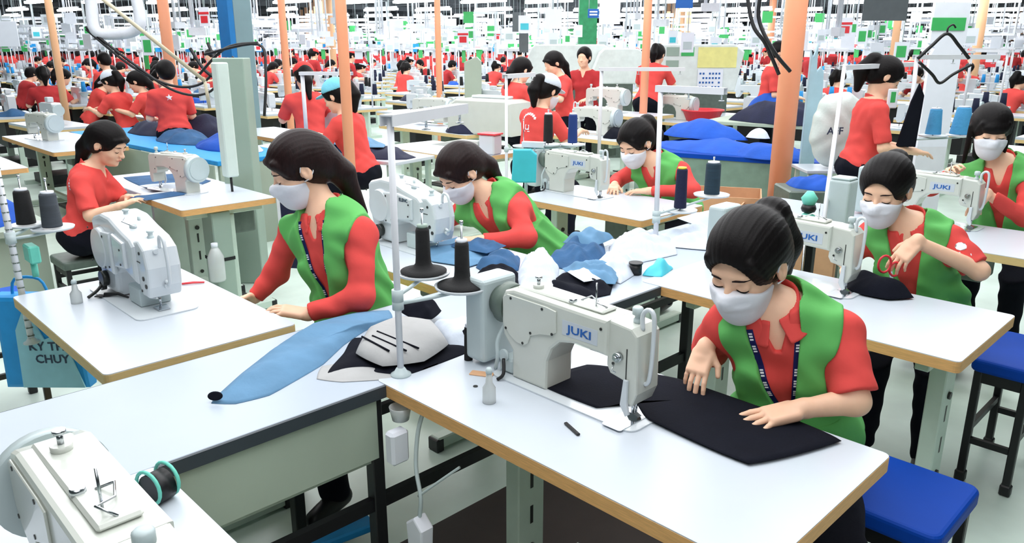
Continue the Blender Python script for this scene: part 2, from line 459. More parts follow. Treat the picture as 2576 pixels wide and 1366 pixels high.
def person(name, J, label, yaw=0, pitch=20, roll=0, hs=1.0, res=.004, vest=True, mask=True, sleeve='long', hair='ponytail',
           hairmat=None, group=None, stand=False, lhand={}, rhand={}, badge=False, seat_legs=True, torso_k=1.0, lcurl=.3, rcurl=.5,
           skin=None, red=None, trouser=None, detail=True, legs=None, capmat=None):
    rng = random.Random(name + label)
    J = {k: np.array(v, np.float32) for k, v in J.items()}
    org = np.array([J['hip'][0], J['hip'][1], 0], np.float32)
    J = {k: v - org for k, v in J.items()}
    root = empty(name, tuple(float(x) for x in org), 0, label, 'person', group)
    hip, neck, ls, rs = J['hip'], J['neck'], J['ls'], J['rs']
    U = nrm(neck - hip); T = float(np.linalg.norm(neck - hip))
    L = ls - rs; L = nrm(L - U * (L @ U)); F = np.cross(L, U)
    TR = np.stack([L, F, U], 1).astype(np.float32)
    tk = torso_k
    sk = T / .50
    def pt(s, f=0, l=0): return hip + U * (T * s) + F * f + L * l
    R = head_frame(yaw, pitch, roll); hc = J['head']
    hd = lambda P: (P - hc) @ R / hs
    nb = hc + R @ V3(0, .018, -.070) * hs            # neck top inside the head
    skin = skin or M_SKIN; red = red or M_RED
    def torso(P):
        d = ell(P, pt(.74, -.005), (.150 * tk, .100 * tk, .17 * sk), TR)
        d = smin(d, ell(P, pt(.36, 0), (.128 * tk, .098 * tk, .17 * sk), TR), .06)
        d = smin(d, ell(P, pt(.02, -.01), (.168 * tk, .125 * tk, .14 * sk), TR), .06)
        for s in (-1, 1):
            d = smin(d, ell(P, pt(.62, .062, s * .062), (.056, .050, .062), TR), .035)
        a = rs + (neck - rs) * .0; b = ls
        d = smin(d, cap(P, a * .94 + neck * .06 - U * .02, b * .94 + neck * .06 - U * .02, .052), .06)
        d = smin(d, cap(P, pt(.80, -.02), neck - U * .02, .075, .062), .05)
        return d
    arms = {}
    for sd, s, e, wv in (('l', ls, J['le'], J['lw']), ('r', rs, J['re'], J['rw'])): arms[sd] = (s, e, wv)
    def armf(P, sd, g=0.0):
        s, e, wv = arms[sd]
        d = cap(P, s, e, .045 + g, .036 + g)
        return smin(d, cap(P, e, wv, .036 + g, .023 + g), .02)
    def neckf(P, g=0): return cap(P, neck - U * .05, nb, .052 + g, .046 + g)
    hn = {'l': lhand.get('n', (0, 0, 1)), 'r': rhand.get('n', (0, 0, 1))}
    def body(P):
        d = torso(P)
        for sd in 'lr': d = smin(d, local(P, (arms[sd][0] + arms[sd][2]) / 2, .36, lambda Q: armf(Q, sd)), .03)
        d = smin(d, neckf(P), .03)
        d = smin(d, local(P, hc, .20, lambda Q: face(hd(Q)) * hs), .018)
        for sd, kw, sg in (('l', lhand, 1), ('r', rhand, -1)):
            if J.get(sd + 't') is None: continue
            d = smin(d, hand_field(P, arms[sd][2], J[sd + 't'], hn[sd], sg, curl=kw.get('curl', .35), spread=kw.get('spread', .1), thumb=kw.get('thumb', .6), k=kw.get('k', 1.0)), .012)
        return d
    allp = np.stack([v for k, v in J.items() if k not in ('lk', 'rk', 'lf', 'rf')])
    lo = allp.min(0) - .20; hi = allp.max(0) + .20
    lo[2] = max(lo[2], hip[2] - .17)
    me = sdf_mesh('body', body, lo, hi, res); link_mesh('body', me, skin, root)
    # --- shirt
    ph = [rng.uniform(0, 6) for _ in range(6)]
    def wrinkle(P, amp=.0035):
        q = (P - hip)
        a = np.sin(q @ V3(38, 22, 30) + 2.2 * np.sin(q @ V3(-13, 17, 21) + ph[0]) + ph[1])
        b = np.sin(q @ V3(-24, 30, 52) + 2.0 * np.sin(q @ V3(19, -11, 9) + ph[2]) + ph[3])
        return amp * (.5 * a + .5 * b)
    if isinstance(sleeve, str): sleeve = (sleeve, sleeve)
    def shirt(P):
        d = torso(P) - .010
        q = P - hip; sv = (q @ U) / T; lv = q @ L; fv = q @ F
        d = smin(d, cap(P, neck - U * .06, neck + nrm(nrm(nb - neck) + U * 3) * .03, .066, .060), .025)
        for sd, sl in zip('lr', sleeve):
            s, e, wv = arms[sd]
            if sl == 'short':
                e2 = s + (e - s) * .88
                a = cap(P, s, e2, .055, .058)
                a = smax(a, (P - e2) @ nrm(e - s), .006)
            else:
                w2 = e + (wv - e) * .93
                a = smin(cap(P, s, e, .054, .046), cap(P, e, w2, .046, .034), .03)
                a = smax(a, (P - w2) @ nrm(wv - e), .006)
                # gathered folds at the elbow
                de = np.sqrt(((P - e) ** 2).sum(1)); a = a + .0018 * np.sin(de * 130) * np.exp(-(de / .09) ** 2)
            d = smin(d, a, .025)
        d = d + wrinkle(P) + .003 * np.sin(fv * 60 + sv * 30 + ph[4]) * np.exp(-((sv - .15) / .25) ** 2)
        nx = (P - neck) @ nrm(nrm(nb - neck) + U * 3)
        qa = P - neck; ra = np.sqrt(np.maximum((qa * qa).sum(1) - nx * nx, 0))
        d = smax(d, np.minimum(nx - .014, .092 - ra), .004)
        # neck opening in front
        cutw = .006 + np.clip((sv - .84) * .16, 0, .030)
        d = smax(d, -np.maximum(np.maximum(np.abs(lv) - cutw, -(fv - .02)), -(sv - .85)), .005)
        return smax(d, -(sv + .16), .005)
    link_mesh('shirt', sdf_mesh('shirt', shirt, lo, hi, res * 1.25), red, root)
    # --- collar
    nax = nrm(nrm(nb - neck) + U * 3); nl = nrm(L - nax * (L @ nax)); nf = np.cross(nl, nax)
    def collar(P):
        q = P - neck; h = q @ nax; x = q @ nl; y = q @ nf
        r = np.sqrt(x * x + y * y * .9)
        hh = h + y * .35
        d = np.abs(r - (.066 + np.clip(.012 - h, -.01, .06) * .55)) - .0045
        d = smax(d, np.abs(hh - .004) - .026, .004)
        op = np.abs(x) - (.010 + np.clip(.03 - hh, 0, .06) * .40)
        return smax(d, -np.maximum(op, -(y)), .003)
    if detail: link_mesh('collar', sdf_mesh('collar', collar, neck - .13, neck + .13, res * 1.0), red, root)
    # --- vest
    if vest:
        def vestf(P, off=.024):
            q = P - hip; sv = (q @ U) / T; lv = q @ L; fv = q @ F
            d = smin(torso(P) - off, ell(P, pt(.26, 0), (.160 * tk, .128 * tk, .22 * sk), TR) - .012, .04) + wrinkle(P, .009) + .005 * np.sin(lv * 60 + sv * 5 + ph[5]) * np.exp(-((sv - .2) / .25) ** 2)
            for sd, o in (('l', 1), ('r', -1)):
                s, e, wv = arms[sd]
                lim = float((s - hip) @ L) * o + .014 - .034 * np.exp(-((sv - .74) / .13) ** 2)
                cut = lv * o - lim
                cut = np.minimum(cut, (sv - .50) * T)
                d = smax(d, cut, .006)
                ax = nrm(e - s)
                d = smax(d, -cap(P, s + ax * .07, e, .060, .060), .006)
            wv_ = .004 + np.clip((sv - .18) / .8, 0, 1) * .064
            d = smax(d, -np.maximum(np.abs(lv + .006) - wv_, -(fv + .01)), .005)
            r = np.sqrt(((P - neck - nax * np.clip((P - neck) @ nax, -.2, .2)[:, None]) ** 2).sum(1))
            d = smax(d, .074 - r, .006)
            return smax(d, -(sv + .10), .005)
        vo = link_mesh('vest', sdf_mesh('vest', vestf, lo, hi, res * 1.25), M_GREEN, root)
        if detail:
            def pocket(P):
                q = P - hip; sv = (q @ U) / T; lv = q @ L; fv = q @ F
                d = vestf(P, .029)
                b = np.maximum(np.abs(np.abs(lv) - .085) - .045, np.abs(sv - .16) * T - .075)
                return smax(smax(d, b, .004), -(fv), .004)
            link_mesh('pocket', sdf_mesh('pocket', pocket, lo, hi, res * 1.25), M_GREEN, root)
    # --- trousers and shoes
    if legs is None:
        down = 1 if stand else 0
        fh = nrm(V3(F[0], F[1], 0)); lh = nrm(V3(L[0], L[1], 0))
        if stand: K = [(hip - V3(0, 0, .03) + lh * s * .09, hip * V3(1, 1, .54) + lh * s * .09 + fh * .03, hip * V3(1, 1, 0) + V3(0, 0, .08) + lh * s * .10) for s in (1, -1)]
        else: K = [(hip + lh * s * .08 - V3(0, 0, .02), hip + fh * .40 + lh * s * .11 + V3(0, 0, .46 - hip[2] + .02), (hip + fh * .36 + lh * s * .12) * V3(1, 1, 0) + V3(0, 0, .09)) for s in (1, -1)]
    else: K = legs
    def trous(P):
        d = ell(P, pt(-.02, -.015), (.175 * tk, .14 * tk, .13), TR)
        for a, b, c in K:
            d = smin(d, cap(P, a, b, .088, .066), .04); d = smin(d, cap(P, b, c, .066, .055), .03)
        d = d + wrinkle(P, .006)
        return smax(d, (P - pt(.10)) @ U, .005)
    kp = np.stack([np.asarray(p) for k in K for p in k] + [hip]); 
    link_mesh('trousers', sdf_mesh('trousers', trous, kp.min(0) - .2, kp.max(0) + .2, max(res * 2.2, .010)), trouser or M_BLACKCL, root)
    for a, b, c in K:
        fh = nrm(V3(F[0], F[1], 0))
        sh = sdf_mesh('shoe', lambda P: smax(cap(P, c - fh * .03 + V3(0, 0, -.035), c + fh * .12 + V3(0, 0, -.05), .042, .034), -(P[:, 2] - .005), .004), c - .25, c + .25, .012)
        link_mesh('shoe', sh, M_BLACK, root)
    # --- hair
    hm = hairmat or M_HAIR
    def hairf(P):
        q = hd(P)
        d = ell(q, (0, .016, .038), (.090, .110, .098))
        d = smin(d, ell(q, (0, .060, -.01), (.072, .062, .075)), .03)
        front = ell(q, (0, -.112, -.040), (.071, .088, .112 if hair != 'bangs' else .078))
        d = smax(d, -front, .008)
        for s in (-1, 1):
            d = smax(d, -ell(q, (s * .088, .0, -.022), (.024, .030, .042)), .006)
        d = smax(d, -ell(q, (0, -.02, -.10), (.07, .075, .05)), .01)
        if hair in ('ponytail', 'long', 'bangs'):
            for s in (-1, 1):
                d = smin(d, cap(q, (s * .052, -.066, .060), (s * .072, -.046, .012), .011, .005), .012)
            if hair == 'long': d = smin(d, cap(q, (-.030, -.086, .070), (.050, -.074, .058), .010), .02)
        if hair == 'ponytail':
            d = smin(d, ell(q, (0, .120, .062), (.042, .036, .040)), .014)
            d = smin(d, cap(q, (0, .136, .050), (0, .150, -.045), .042, .050), .014)
            d = smin(d, cap(q, (0, .146, -.045), (0, .100, -.150), .050, .022), .012)
        elif hair == 'long':
            d = smin(d, cap(q, (0, .085, .03), (0, .125, -.08), .055, .044), .02)
            d = smin(d, cap(q, (0, .125, -.08), (0, .125, -.24), .044, .018), .02)
        elif hair == 'bangs':
            d = smin(d, cap(q, (0, .09, .0), (0, .10, -.16), .050, .03), .02)
            for s in (-1, 1): d = smin(d, cap(q, (s * .082, .0, .02), (s * .080, .02, -.17), .016, .010), .01)
            d = smin(d, ell(q, (0, -.078, .040), (.055, .024, .028)), .012)
        elif hair == 'bun':
            d = smin(d, ell(q, (0, .10, .075), (.045, .042, .042)), .006)
        an = np.arctan2(q[:, 0], q[:, 2] + .02)
        d = d + .0004 * np.sin(an * 46 + 5 * q[:, 1]) + .0003 * np.sin(an * 97 + 12 * q[:, 1])
        return d * hs
    box = .30 * hs
    link_mesh('hair', sdf_mesh('hair', hairf, hc - box, hc + box, res), hm, root)
    # --- face marks
    def proj(pts, fld, off, inward=(0, 1, 0)):
        out = []; iv = V3(*inward)
        for p in pts:
            x = V3(*p).reshape(1, 3)
            for _ in range(40):
                dd = float(fld(x)[0]) - off
                if abs(dd) < .0004: break
                x = x + iv * dd * .7
            out.append(tuple(float(c) for c in (hc + R @ x[0] * hs)))
        return out
    if detail:
        for s in (-1, 1):
            lash = proj([(s * (.031 + a), -.10, -.0035 - .0035 * (1 - (a / .014) ** 2)) for a in (-.014, -.009, -.004, 0, .004, .009, .015)], face, .0006)
            MB().tube(lash, .0013 * hs, 6, radii=[.0007 * hs, .0012 * hs, .0016 * hs, .0017 * hs, .0018 * hs, .0017 * hs, .0008 * hs]).build('eyelash', M_HAIR, root)
            brow = proj([(s * (.031 + a), -.10, .0215 + .004 * (1 - (a / .02) ** 2)) for a in (-.017, -.009, 0, .009, .019)], face, .0005)
            MB().tube(brow, .002, 6, radii=[.0016 * hs, .0026 * hs, .0028 * hs, .0022 * hs, .0008 * hs]).build('eyebrow', M_HAIRB, root)
        if not mask:
            lp = proj([(a, -.10, -.054 + .0012 * math.cos(a * 150)) for a in (-.020, -.012, -.004, .004, .012, .020)], face, -.0005)
            MB().tube(lp, .003, 8, radii=[.001, .0028, .0036, .0036, .0028, .001]).build('lips', M_LIP, root)
    if mask:
        def maskf(P):
            q = hd(P)
            b = smin(skull(q), ell(q, (0, -.062, -.042), (.042, .048, .046)), .03)
            b = smin(b, ell(q, (0, -.055, -.085), (.034, .038, .030)), .03)
            b = smin(b, cap(q, (0, -.088, .006), (0, -.108, -.026), .008, .014), .015)
            d = b - .0055
            t = np.clip((-q[:, 1] + .005) / .085, 0, 1)
            zt = -.034 + .026 * t * t + .002 * np.cos(q[:, 0] * 60); zb = -.052 - .085 * np.clip(t * 1.5, 0, 1)
            d = smax(d, q[:, 2] - zt, .003); d = smax(d, zb - q[:, 2], .003)
            d = smax(d, q[:, 1] + .006, .003)
            d = d + .0012 * np.sin(q[:, 2] * 190) * np.exp(-((q[:, 2] + .04) / .02) ** 2) * (np.abs(q[:, 0]) < .05)
            return d * hs
        mk = link_mesh('mask', sdf_mesh('mask', maskf, hc - .16 * hs, hc + .16 * hs, min(res, .004)), M_MASK, root)
        if detail:
            for s in (-1, 1):
                lp = [hc + R @ (V3(*p) * hs) for p in ((s * .074, -.008, -.030), (s * .082, .010, -.026), (s * .080, .034, -.008), (s * .083, .026, .020), (s * .084, .006, .026), (s * .079, -.008, .004))]
                MB().tube(smooth_path([tuple(map(float, p)) for p in lp], 4), .0019 * hs, 6).build('ear_loop', M_MASK, root)
    if hair == 'cap' or capmat:
        def capf(P):
            q = hd(P)
            d = ell(q, (0, .016, .048), (.094, .112, .098))
            d = smax(d, -(q[:, 2] - .045 - .12 * np.clip(-q[:, 1], -.1, .1)), .006)
            b = ell(q, (0, -.105, .050), (.062, .060, .010), None)
            return smin(d, b, .008) * hs
        link_mesh('cap', sdf_mesh('cap', capf, hc - .22, hc + .22, res), capmat or M_WHITECL, root)
    root['_dummy'] = 0; del root['_dummy']
    # helpers for marks on the cloth
    def on_cloth(p, fld, off=.001):
        x = np.asarray(p, np.float32).reshape(1, 3)
        for _ in range(60):
            dd = float(fld(x)[0]) - off
            if abs(dd) < .0004: break
            x = x - (F if (x[0] - hip) @ F > 0 else -F) * dd * .6
        return x[0]
    if badge:
        sf = lambda P: shirt(P)
        for s in (1, -1):
            pts = []
            for i in range(12):
                a = i / 11
                p = pt(.98 - .80 * a, .20, s * (.062 - .060 * a) - .004)
                pts.append(on_cloth(p, sf, .002))
            vs = []
            for p in pts:
                for o in (-.0085, .0085): vs.append(p + L * o + F * .001)
            me = bpy.data.meshes.new('lanyard')
            bm = bmesh.new(); bv = [bm.verts.new(tuple(map(float, v))) for v in vs]
            for i in range(11): bm.faces.new((bv[2 * i], bv[2 * i + 1], bv[2 * i + 3], bv[2 * i + 2]))
            r = bmesh.ops.solidify(bm, geom=bm.faces[:], thickness=.0012)
            bm.to_mesh(me); bm.free()
            lan = link_mesh('lanyard', me, M_LACE, root)
            mb = MB()
            for i in range(1, 11, 1):
                if i % 4 == 3: continue
                c = (pts[i] + pts[i - 1]) / 2 + F * .003
                dd = nrm(pts[i] - pts[i - 1]); ll = L
                for g in range(3):
                    cc = c + dd * (.008 * (g - 1))
                    Mx = Matrix([list(map(float, (ll[j], dd[j], F[j], cc[j]))) for j in range(3)] + [[0, 0, 0, 1]])
                    mb.box(-.0045, .0045, -.0016 - .0008 * (g % 2), .0022, -.0006, .0006, M=Mx)
            mb.build('lanyard_print', M_PAPER, lan)
    root_info = dict(root=root, pt=pt, U=U, L=L, F=F, T=T, shirt=shirt, on=on_cloth, hip=hip)
    return root_info

def back_print(info, me, s, l, mat_, name='back_print', frontal=False, size=1):
    """wrap a flat lettering mesh onto the shirt's back"""
    U, L, F, pt = info['U'], info['L'], info['F'], info['pt']
    sg = 1 if frontal else -1
    n = len(me.vertices); co = np.empty(n * 3, np.float32); me.vertices.foreach_get('co', co); co = co.reshape(-1, 3)
    out = []
    for x, y, z in co:
        p = pt(s, sg * .22, l) + (L if frontal else -L) * float(x) + U * float(y)
        # march along F onto the cloth
        q = p.copy()
        for _ in range(40):
            dd = float(info['shirt'](q.reshape(1, 3))[0]) - .0012
            if abs(dd) < .0004: break
            q = q - F * sg * dd * .7
        out.append(q)
    me.vertices.foreach_set('co', np.array(out, np.float32).ravel()); me.update()
    return link_mesh(name, me, mat_, info['root'])

def star_mesh(r):
    bm = bmesh.new(); vs = []
    for i in range(10):
        a = math.pi / 2 + i * math.pi / 5; rr = r if i % 2 == 0 else r * .42
        vs.append(bm.verts.new((rr * math.cos(a), rr * math.sin(a), 0)))
    c = bm.verts.new((0, 0, 0))
    for i in range(10): bm.faces.new((c, vs[i], vs[(i + 1) % 10]))
    me = bpy.data.meshes.new('star'); bm.to_mesh(me); bm.free(); return me

def patch(info, me, origin, towards, up, mat_, name='sleeve_print'):
    root = info['root']; o = np.array(origin, np.float32) - np.array(root.location, np.float32)
    n = nrm(towards); u_ = np.array(up, np.float32); u_ = nrm(u_ - n * (u_ @ n)); r_ = np.cross(u_, n)
    c = len(me.vertices); co = np.empty(c * 3, np.float32); me.vertices.foreach_get('co', co); out = []
    for x, y, z in co.reshape(-1, 3):
        q = o + n * .15 + r_ * float(x) + u_ * float(y)
        for _ in range(40):
            dd = float(info['shirt'](q.reshape(1, 3))[0]) - .0012
            if abs(dd) < .0004: break
            q = q - n * dd * .7
        out.append(q)
    me.vertices.foreach_set('co', np.array(out, np.float32).ravel()); me.update()
    return link_mesh(name, me, mat_, root)
# ------------------------------------------------------------------ furniture builders
def rrect(x0, x1, y0, y1, r, k=4):
    out = []
    for cx, cy, a in ((x1 - r, y1 - r, 0), (x0 + r, y1 - r, 90), (x0 + r, y0 + r, 180), (x1 - r, y0 + r, 270)):
        for i in range(k + 1):
            t = math.radians(a + 90 * i / k); out.append((cx + r * math.cos(t), cy + r * math.sin(t)))
    return out

def table(x0, x1, y0, y1, label, group=None, edge=None, legs=(0.12, 0.12), th=.038, drawer=True, z=.76, worn=False):
    w = x1 - x0; d = y1 - y0; cx = (x0 + x1) / 2; cy = (y0 + y1) / 2
    t = empty('sewing_table', (cx, cy, 0), 0, label, 'table', group)
    MB().prism(rrect(-w / 2, w / 2, -d / 2, d / 2, .018), z - .003, z, 'Z').build('tabletop', M_WHITE, t)
    MB().prism(rrect(-w / 2 - .001, w / 2 + .001, -d / 2 - .001, d / 2 + .001, .018), z - th, z - .0031, 'Z').build('wood_edge', edge or M_WOOD, t)
    for s, in_ in ((-1, legs[0]), (1, legs[1])):
        x = s * (w / 2 - in_)
        b = MB()
        b.box(x - .028, x + .028, -.055, .055, .06, z - th - .045, bev=.004)
        b.box(x - .022, x + .022, -d / 2 + .06, d / 2 - .05, z - th - .045, z - th - .001, bev=.003)
        lg = b.build('leg', M_STEEL, t)
        MB().box(x - .030, x + .030, -d / 2 + .02, d / 2 - .02, .012, .065, bev=.006).build('foot', M_STEEL, lg)
        b = MB()
        for zz in (.30, .42): b.box(x + .0285, x + .0292, -.006, .006, zz, zz + .06)
        b.cyl((x + .028, 0, .52), (x + .036, 0, .52), .014, n=10)
        b.cyl((x + .028, 0, .22), (x + .036, 0, .22), .012, n=10)
        for zz in (.30, .42): b.box(x - .0292, x - .0285, -.006, .006, zz, zz + .06)
        b.build('bolt', M_SCREW, lg)
        b = MB()
        for s2 in (-1, 1): b.box(x - .033, x + .033, s2 * (d / 2 - .03) - .02, s2 * (d / 2 - .03) + .02, .0, .060, bev=.005)
        b.build('rubber_foot', M_BLACK, lg)
    MB().box(-w / 2 + legs[0], w / 2 - legs[1], -.02, .02, .14, .18).build('cross_bar', M_STEEL, t)
    if drawer:
        MB().box(-.02, .16, .02, .24, z - th - .20, z - th - .002, bev=.012, seg=2).build('motor', M_DKGREY, t)
        MB().box(-.16, .16, -.10, .14, .09, .115, bev=.006).build('foot_pedal', M_BLACK, t)
    return t

def label_mesh(b, x0, x1, y, z0, z1): b.box(x0, x1, y - .001, y, z0, z1)

def sewing_machine(loc, label, group=None, rz=0, brand=True, motor=True, loop=True, sc=1.0, name='sewing_machine', cover_side=-1):
    """flatbed lockstitch head. Origin at the needle on the table, arm towards -X, operator at +Y"""
    r = empty(name, loc, rz, label, 'sewing machine', group); r.scale = (sc, sc, sc)
    b = MB()
    out = [(-.395, .004), (-.395, .085), (-.43, .125), (-.437, .16), (-.437, .235), (-.425, .258), (-.39, .268), (-.10, .262), (-.055, .262), (-.055, .165),
           (-.16, .170), (-.215, .158), (-.245, .130), (-.262, .09), (-.265, .004)]
    b.prism(out, -.056, .056, 'Y', bev=.009, seg=2)
    b.build('arm', M_CREAM, r)
    b = MB()
    b.prism([(-.060, .262), (.012, .255), (.030, .238), (.034, .085), (.020, .050), (-.004, .050), (-.008, .112), (-.050, .120), (-.062, .14)], -.046, .050, 'Y', bev=.006, seg=2)
    b.build('needle_head', M_CREAM, r)
    # bed plate let into the table, slide plate with rounded corner
    b = MB(); b.prism(rrect(-.46, .055, -.085, .085, .03), .0005, .0045, 'Z')
    b.build('bed_plate', M_MACH, r)
    b = MB(); b.prism(rrect(-.03, .03, -.10, .045, .008), .0045, .0062, 'Z'); b.box(-.028, .028, -.006, .006, .006, .0068)
    b.build('needle_plate', M_CHROME, r)
    for s in (-1, 1):
        f = -1 if s < 0 else 1
        y0 = s * .056; y1 = s * .0605
        lob = [(-.425, .242), (-.425, .165), (-.405, .135), (-.375, .118), (-.345, .115), (-.33, .125), (-.32, .15), (-.285, .165), (-.245, .172), (-.225, .185), (-.225, .245), (-.26, .250), (-.41, .252)]
        MB().prism(lob, min(y0, y1), max(y0, y1), 'Y', bev=.0015, seg=1).build('side_cover', M_CREAM, r)
        sc_ = MB()
        for x, z in ((-.415, .150), (-.348, .122), (-.318, .160), (-.238, .178), (-.275, .240), (-.395, .243), (-.075, .235), (-.04, .15)):
            yy = y1 if x < -.22 else (s * .0565 if x < -.06 else (.0505 if s > 0 else -.0465))
            sc_.cyl((x, yy - s * .001, z), (x, yy + s * .0012, z), .0042, n=8)
        sc_.build('screw', M_SCREW, r)
    if brand:
        me = text_mesh('JUKI', .040, .0004)
        for s in (-1, 1):
            lb = MB().box(-.205, -.085, s * .0562 - .0004, s * .0562 + .0006, .186, .228).build('brand_plate', M_WHITE, r)
            T = Matrix.Translation((-.145, s * .0572, .206)) @ Matrix.Rotation(0 if s < 0 else math.pi, 4, 'Z') @ Matrix.Rotation(math.pi / 2, 4, 'X') @ Matrix.Diagonal((1.1, .75, 1, 1))
            m2 = me.copy(); m2.transform(T); link_mesh('brand_lettering', m2, M_INK, lb)
    else:
        MB().box(-.185, -.105, -.0572, -.0560, .20, .214).build('model_plate', M_DINK, r)
    # top: ridge, thread guides, knobs
    b = MB()
    b.box(-.40, -.09, -.030, .030, .262, .272, bev=.004)
    b.cyl((-.345, 0, .268), (-.345, 0, .282), .016, n=14)
    b.build('top_cover', M_CREAM, r)
    b = MB()
    b.cyl((-.345, 0, .282), (-.345, 0, .300), .005, n=8); b.cyl((-.345, 0, .300), (-.345, 0, .306), .010, n=10)
    b.cyl((-.13, -.01, .268), (-.13, -.01, .335), .0022, n=6)
    b.tube([(-.19, .0, .272), (-.17, .02, .284), (-.14, .01, .279), (-.12, -.02, .286), (-.10, 0, .272)], .0022, 6)
    b.cyl((-.20, -.02, .270), (-.20, -.02, .280), .012, .010, n=12)
    b.build('thread_guide', M_CHROME, r)
    b = MB(); b.lathe([(.010, 0), (.010, .012), (.007, .014), (.007, .022), (.014, .024), (.014, .040), (.010, .044), (0, .044)], (-.005, .0, .255), 14)
    b.build('pressure_knob', M_MGREY, r)
    if loop:
        b = MB(); b.tube(smooth_path([(.020, -.010, .246), (.018, -.010, .285), (.036, -.010, .302), (.052, -.010, .282), (.052, -.010, .19), (.046, -.010, .12), (.034, -.010, .105)], 4), .006, 8)
        b.build('thread_guard', M_MACH, r)
    # presser and needle bars
    b = MB()
    b.cyl((.004, 0, .062), (.004, 0, .012), .0035, n=8); b.cyl((.004, 0, .012), (.004, 0, .001), .0012, n=6)
    b.cyl((.004, -.014, .062), (.004, -.014, .018), .0045, n=8)
    b.prism([(-.012, .006), (.020, .006), (.024, .012), (.008, .018), (-.004, .018)], -.018, -.002, 'Y')
    b.build('presser_foot', M_CHROME, r)
    b = MB(); b.prism([(.0, .12), (.012, .12), (.012, .06), (.020, .03), (.010, .022), (-.008, .05)], -.056, -.047, 'Y', bev=.002)
    b.build('knee_lifter_arm', M_MACH, r)
    b = MB(); b.box(-.052, -.046, -.045, .04, .13, .25); b.box(.0, .003, -.0468, -.0462, .06, .20)
    b.build('take_up_slot', M_SCREW, r)
    b = MB()
    b.cyl((-.02, -.048, .175), (-.02, -.062, .175), .012, n=14); b.cyl((-.02, -.062, .175), (-.02, -.07, .175), .006, n=10)
    b.tube([(-.035, -.05, .15), (-.03, -.065, .14), (-.02, -.06, .135)], .0018, 6)
    b.build('tension_disc', M_CHROME, r)
    if motor:
        MB().cyl((-.438, 0, .20), (-.472, 0, .20), .058, .062, n=26).cyl((-.472, 0, .20), (-.50, 0, .20), .050, .046, n=26).build('handwheel', M_DKGREY, r)
        MB().box(-.585, -.502, -.068, .072, .012, .270, bev=.014, seg=3).build('motor_box', M_MGREY, r)
        b = MB().tube(smooth_path([(-.44, -.03, .16), (-.455, -.055, .10), (-.45, -.06, .05), (-.47, -.05, .006)], 5), .006, 8)
        b.box(-.455, -.40, -.05, .04, .006, .05, bev=.006)
        b.cyl((-.43, -.058, .06), (-.43, -.050, .06), .018, n=12)
        b.build('belt_guard', M_MGREY, r)
        MB().tube(smooth_path([(-.42, -.065, .055), (-.40, -.085, .02), (-.41, -.10, .004)], 4), .005, 6).build('cable', M_BLACK, r)
    else:
        MB().cyl((-.438, 0, .170), (-.475, 0, .170), .092, .088, n=36).cyl((-.475, 0, .170), (-.480, 0, .170), .070, n=30).build('handwheel', M_MGREY, r)
    return r

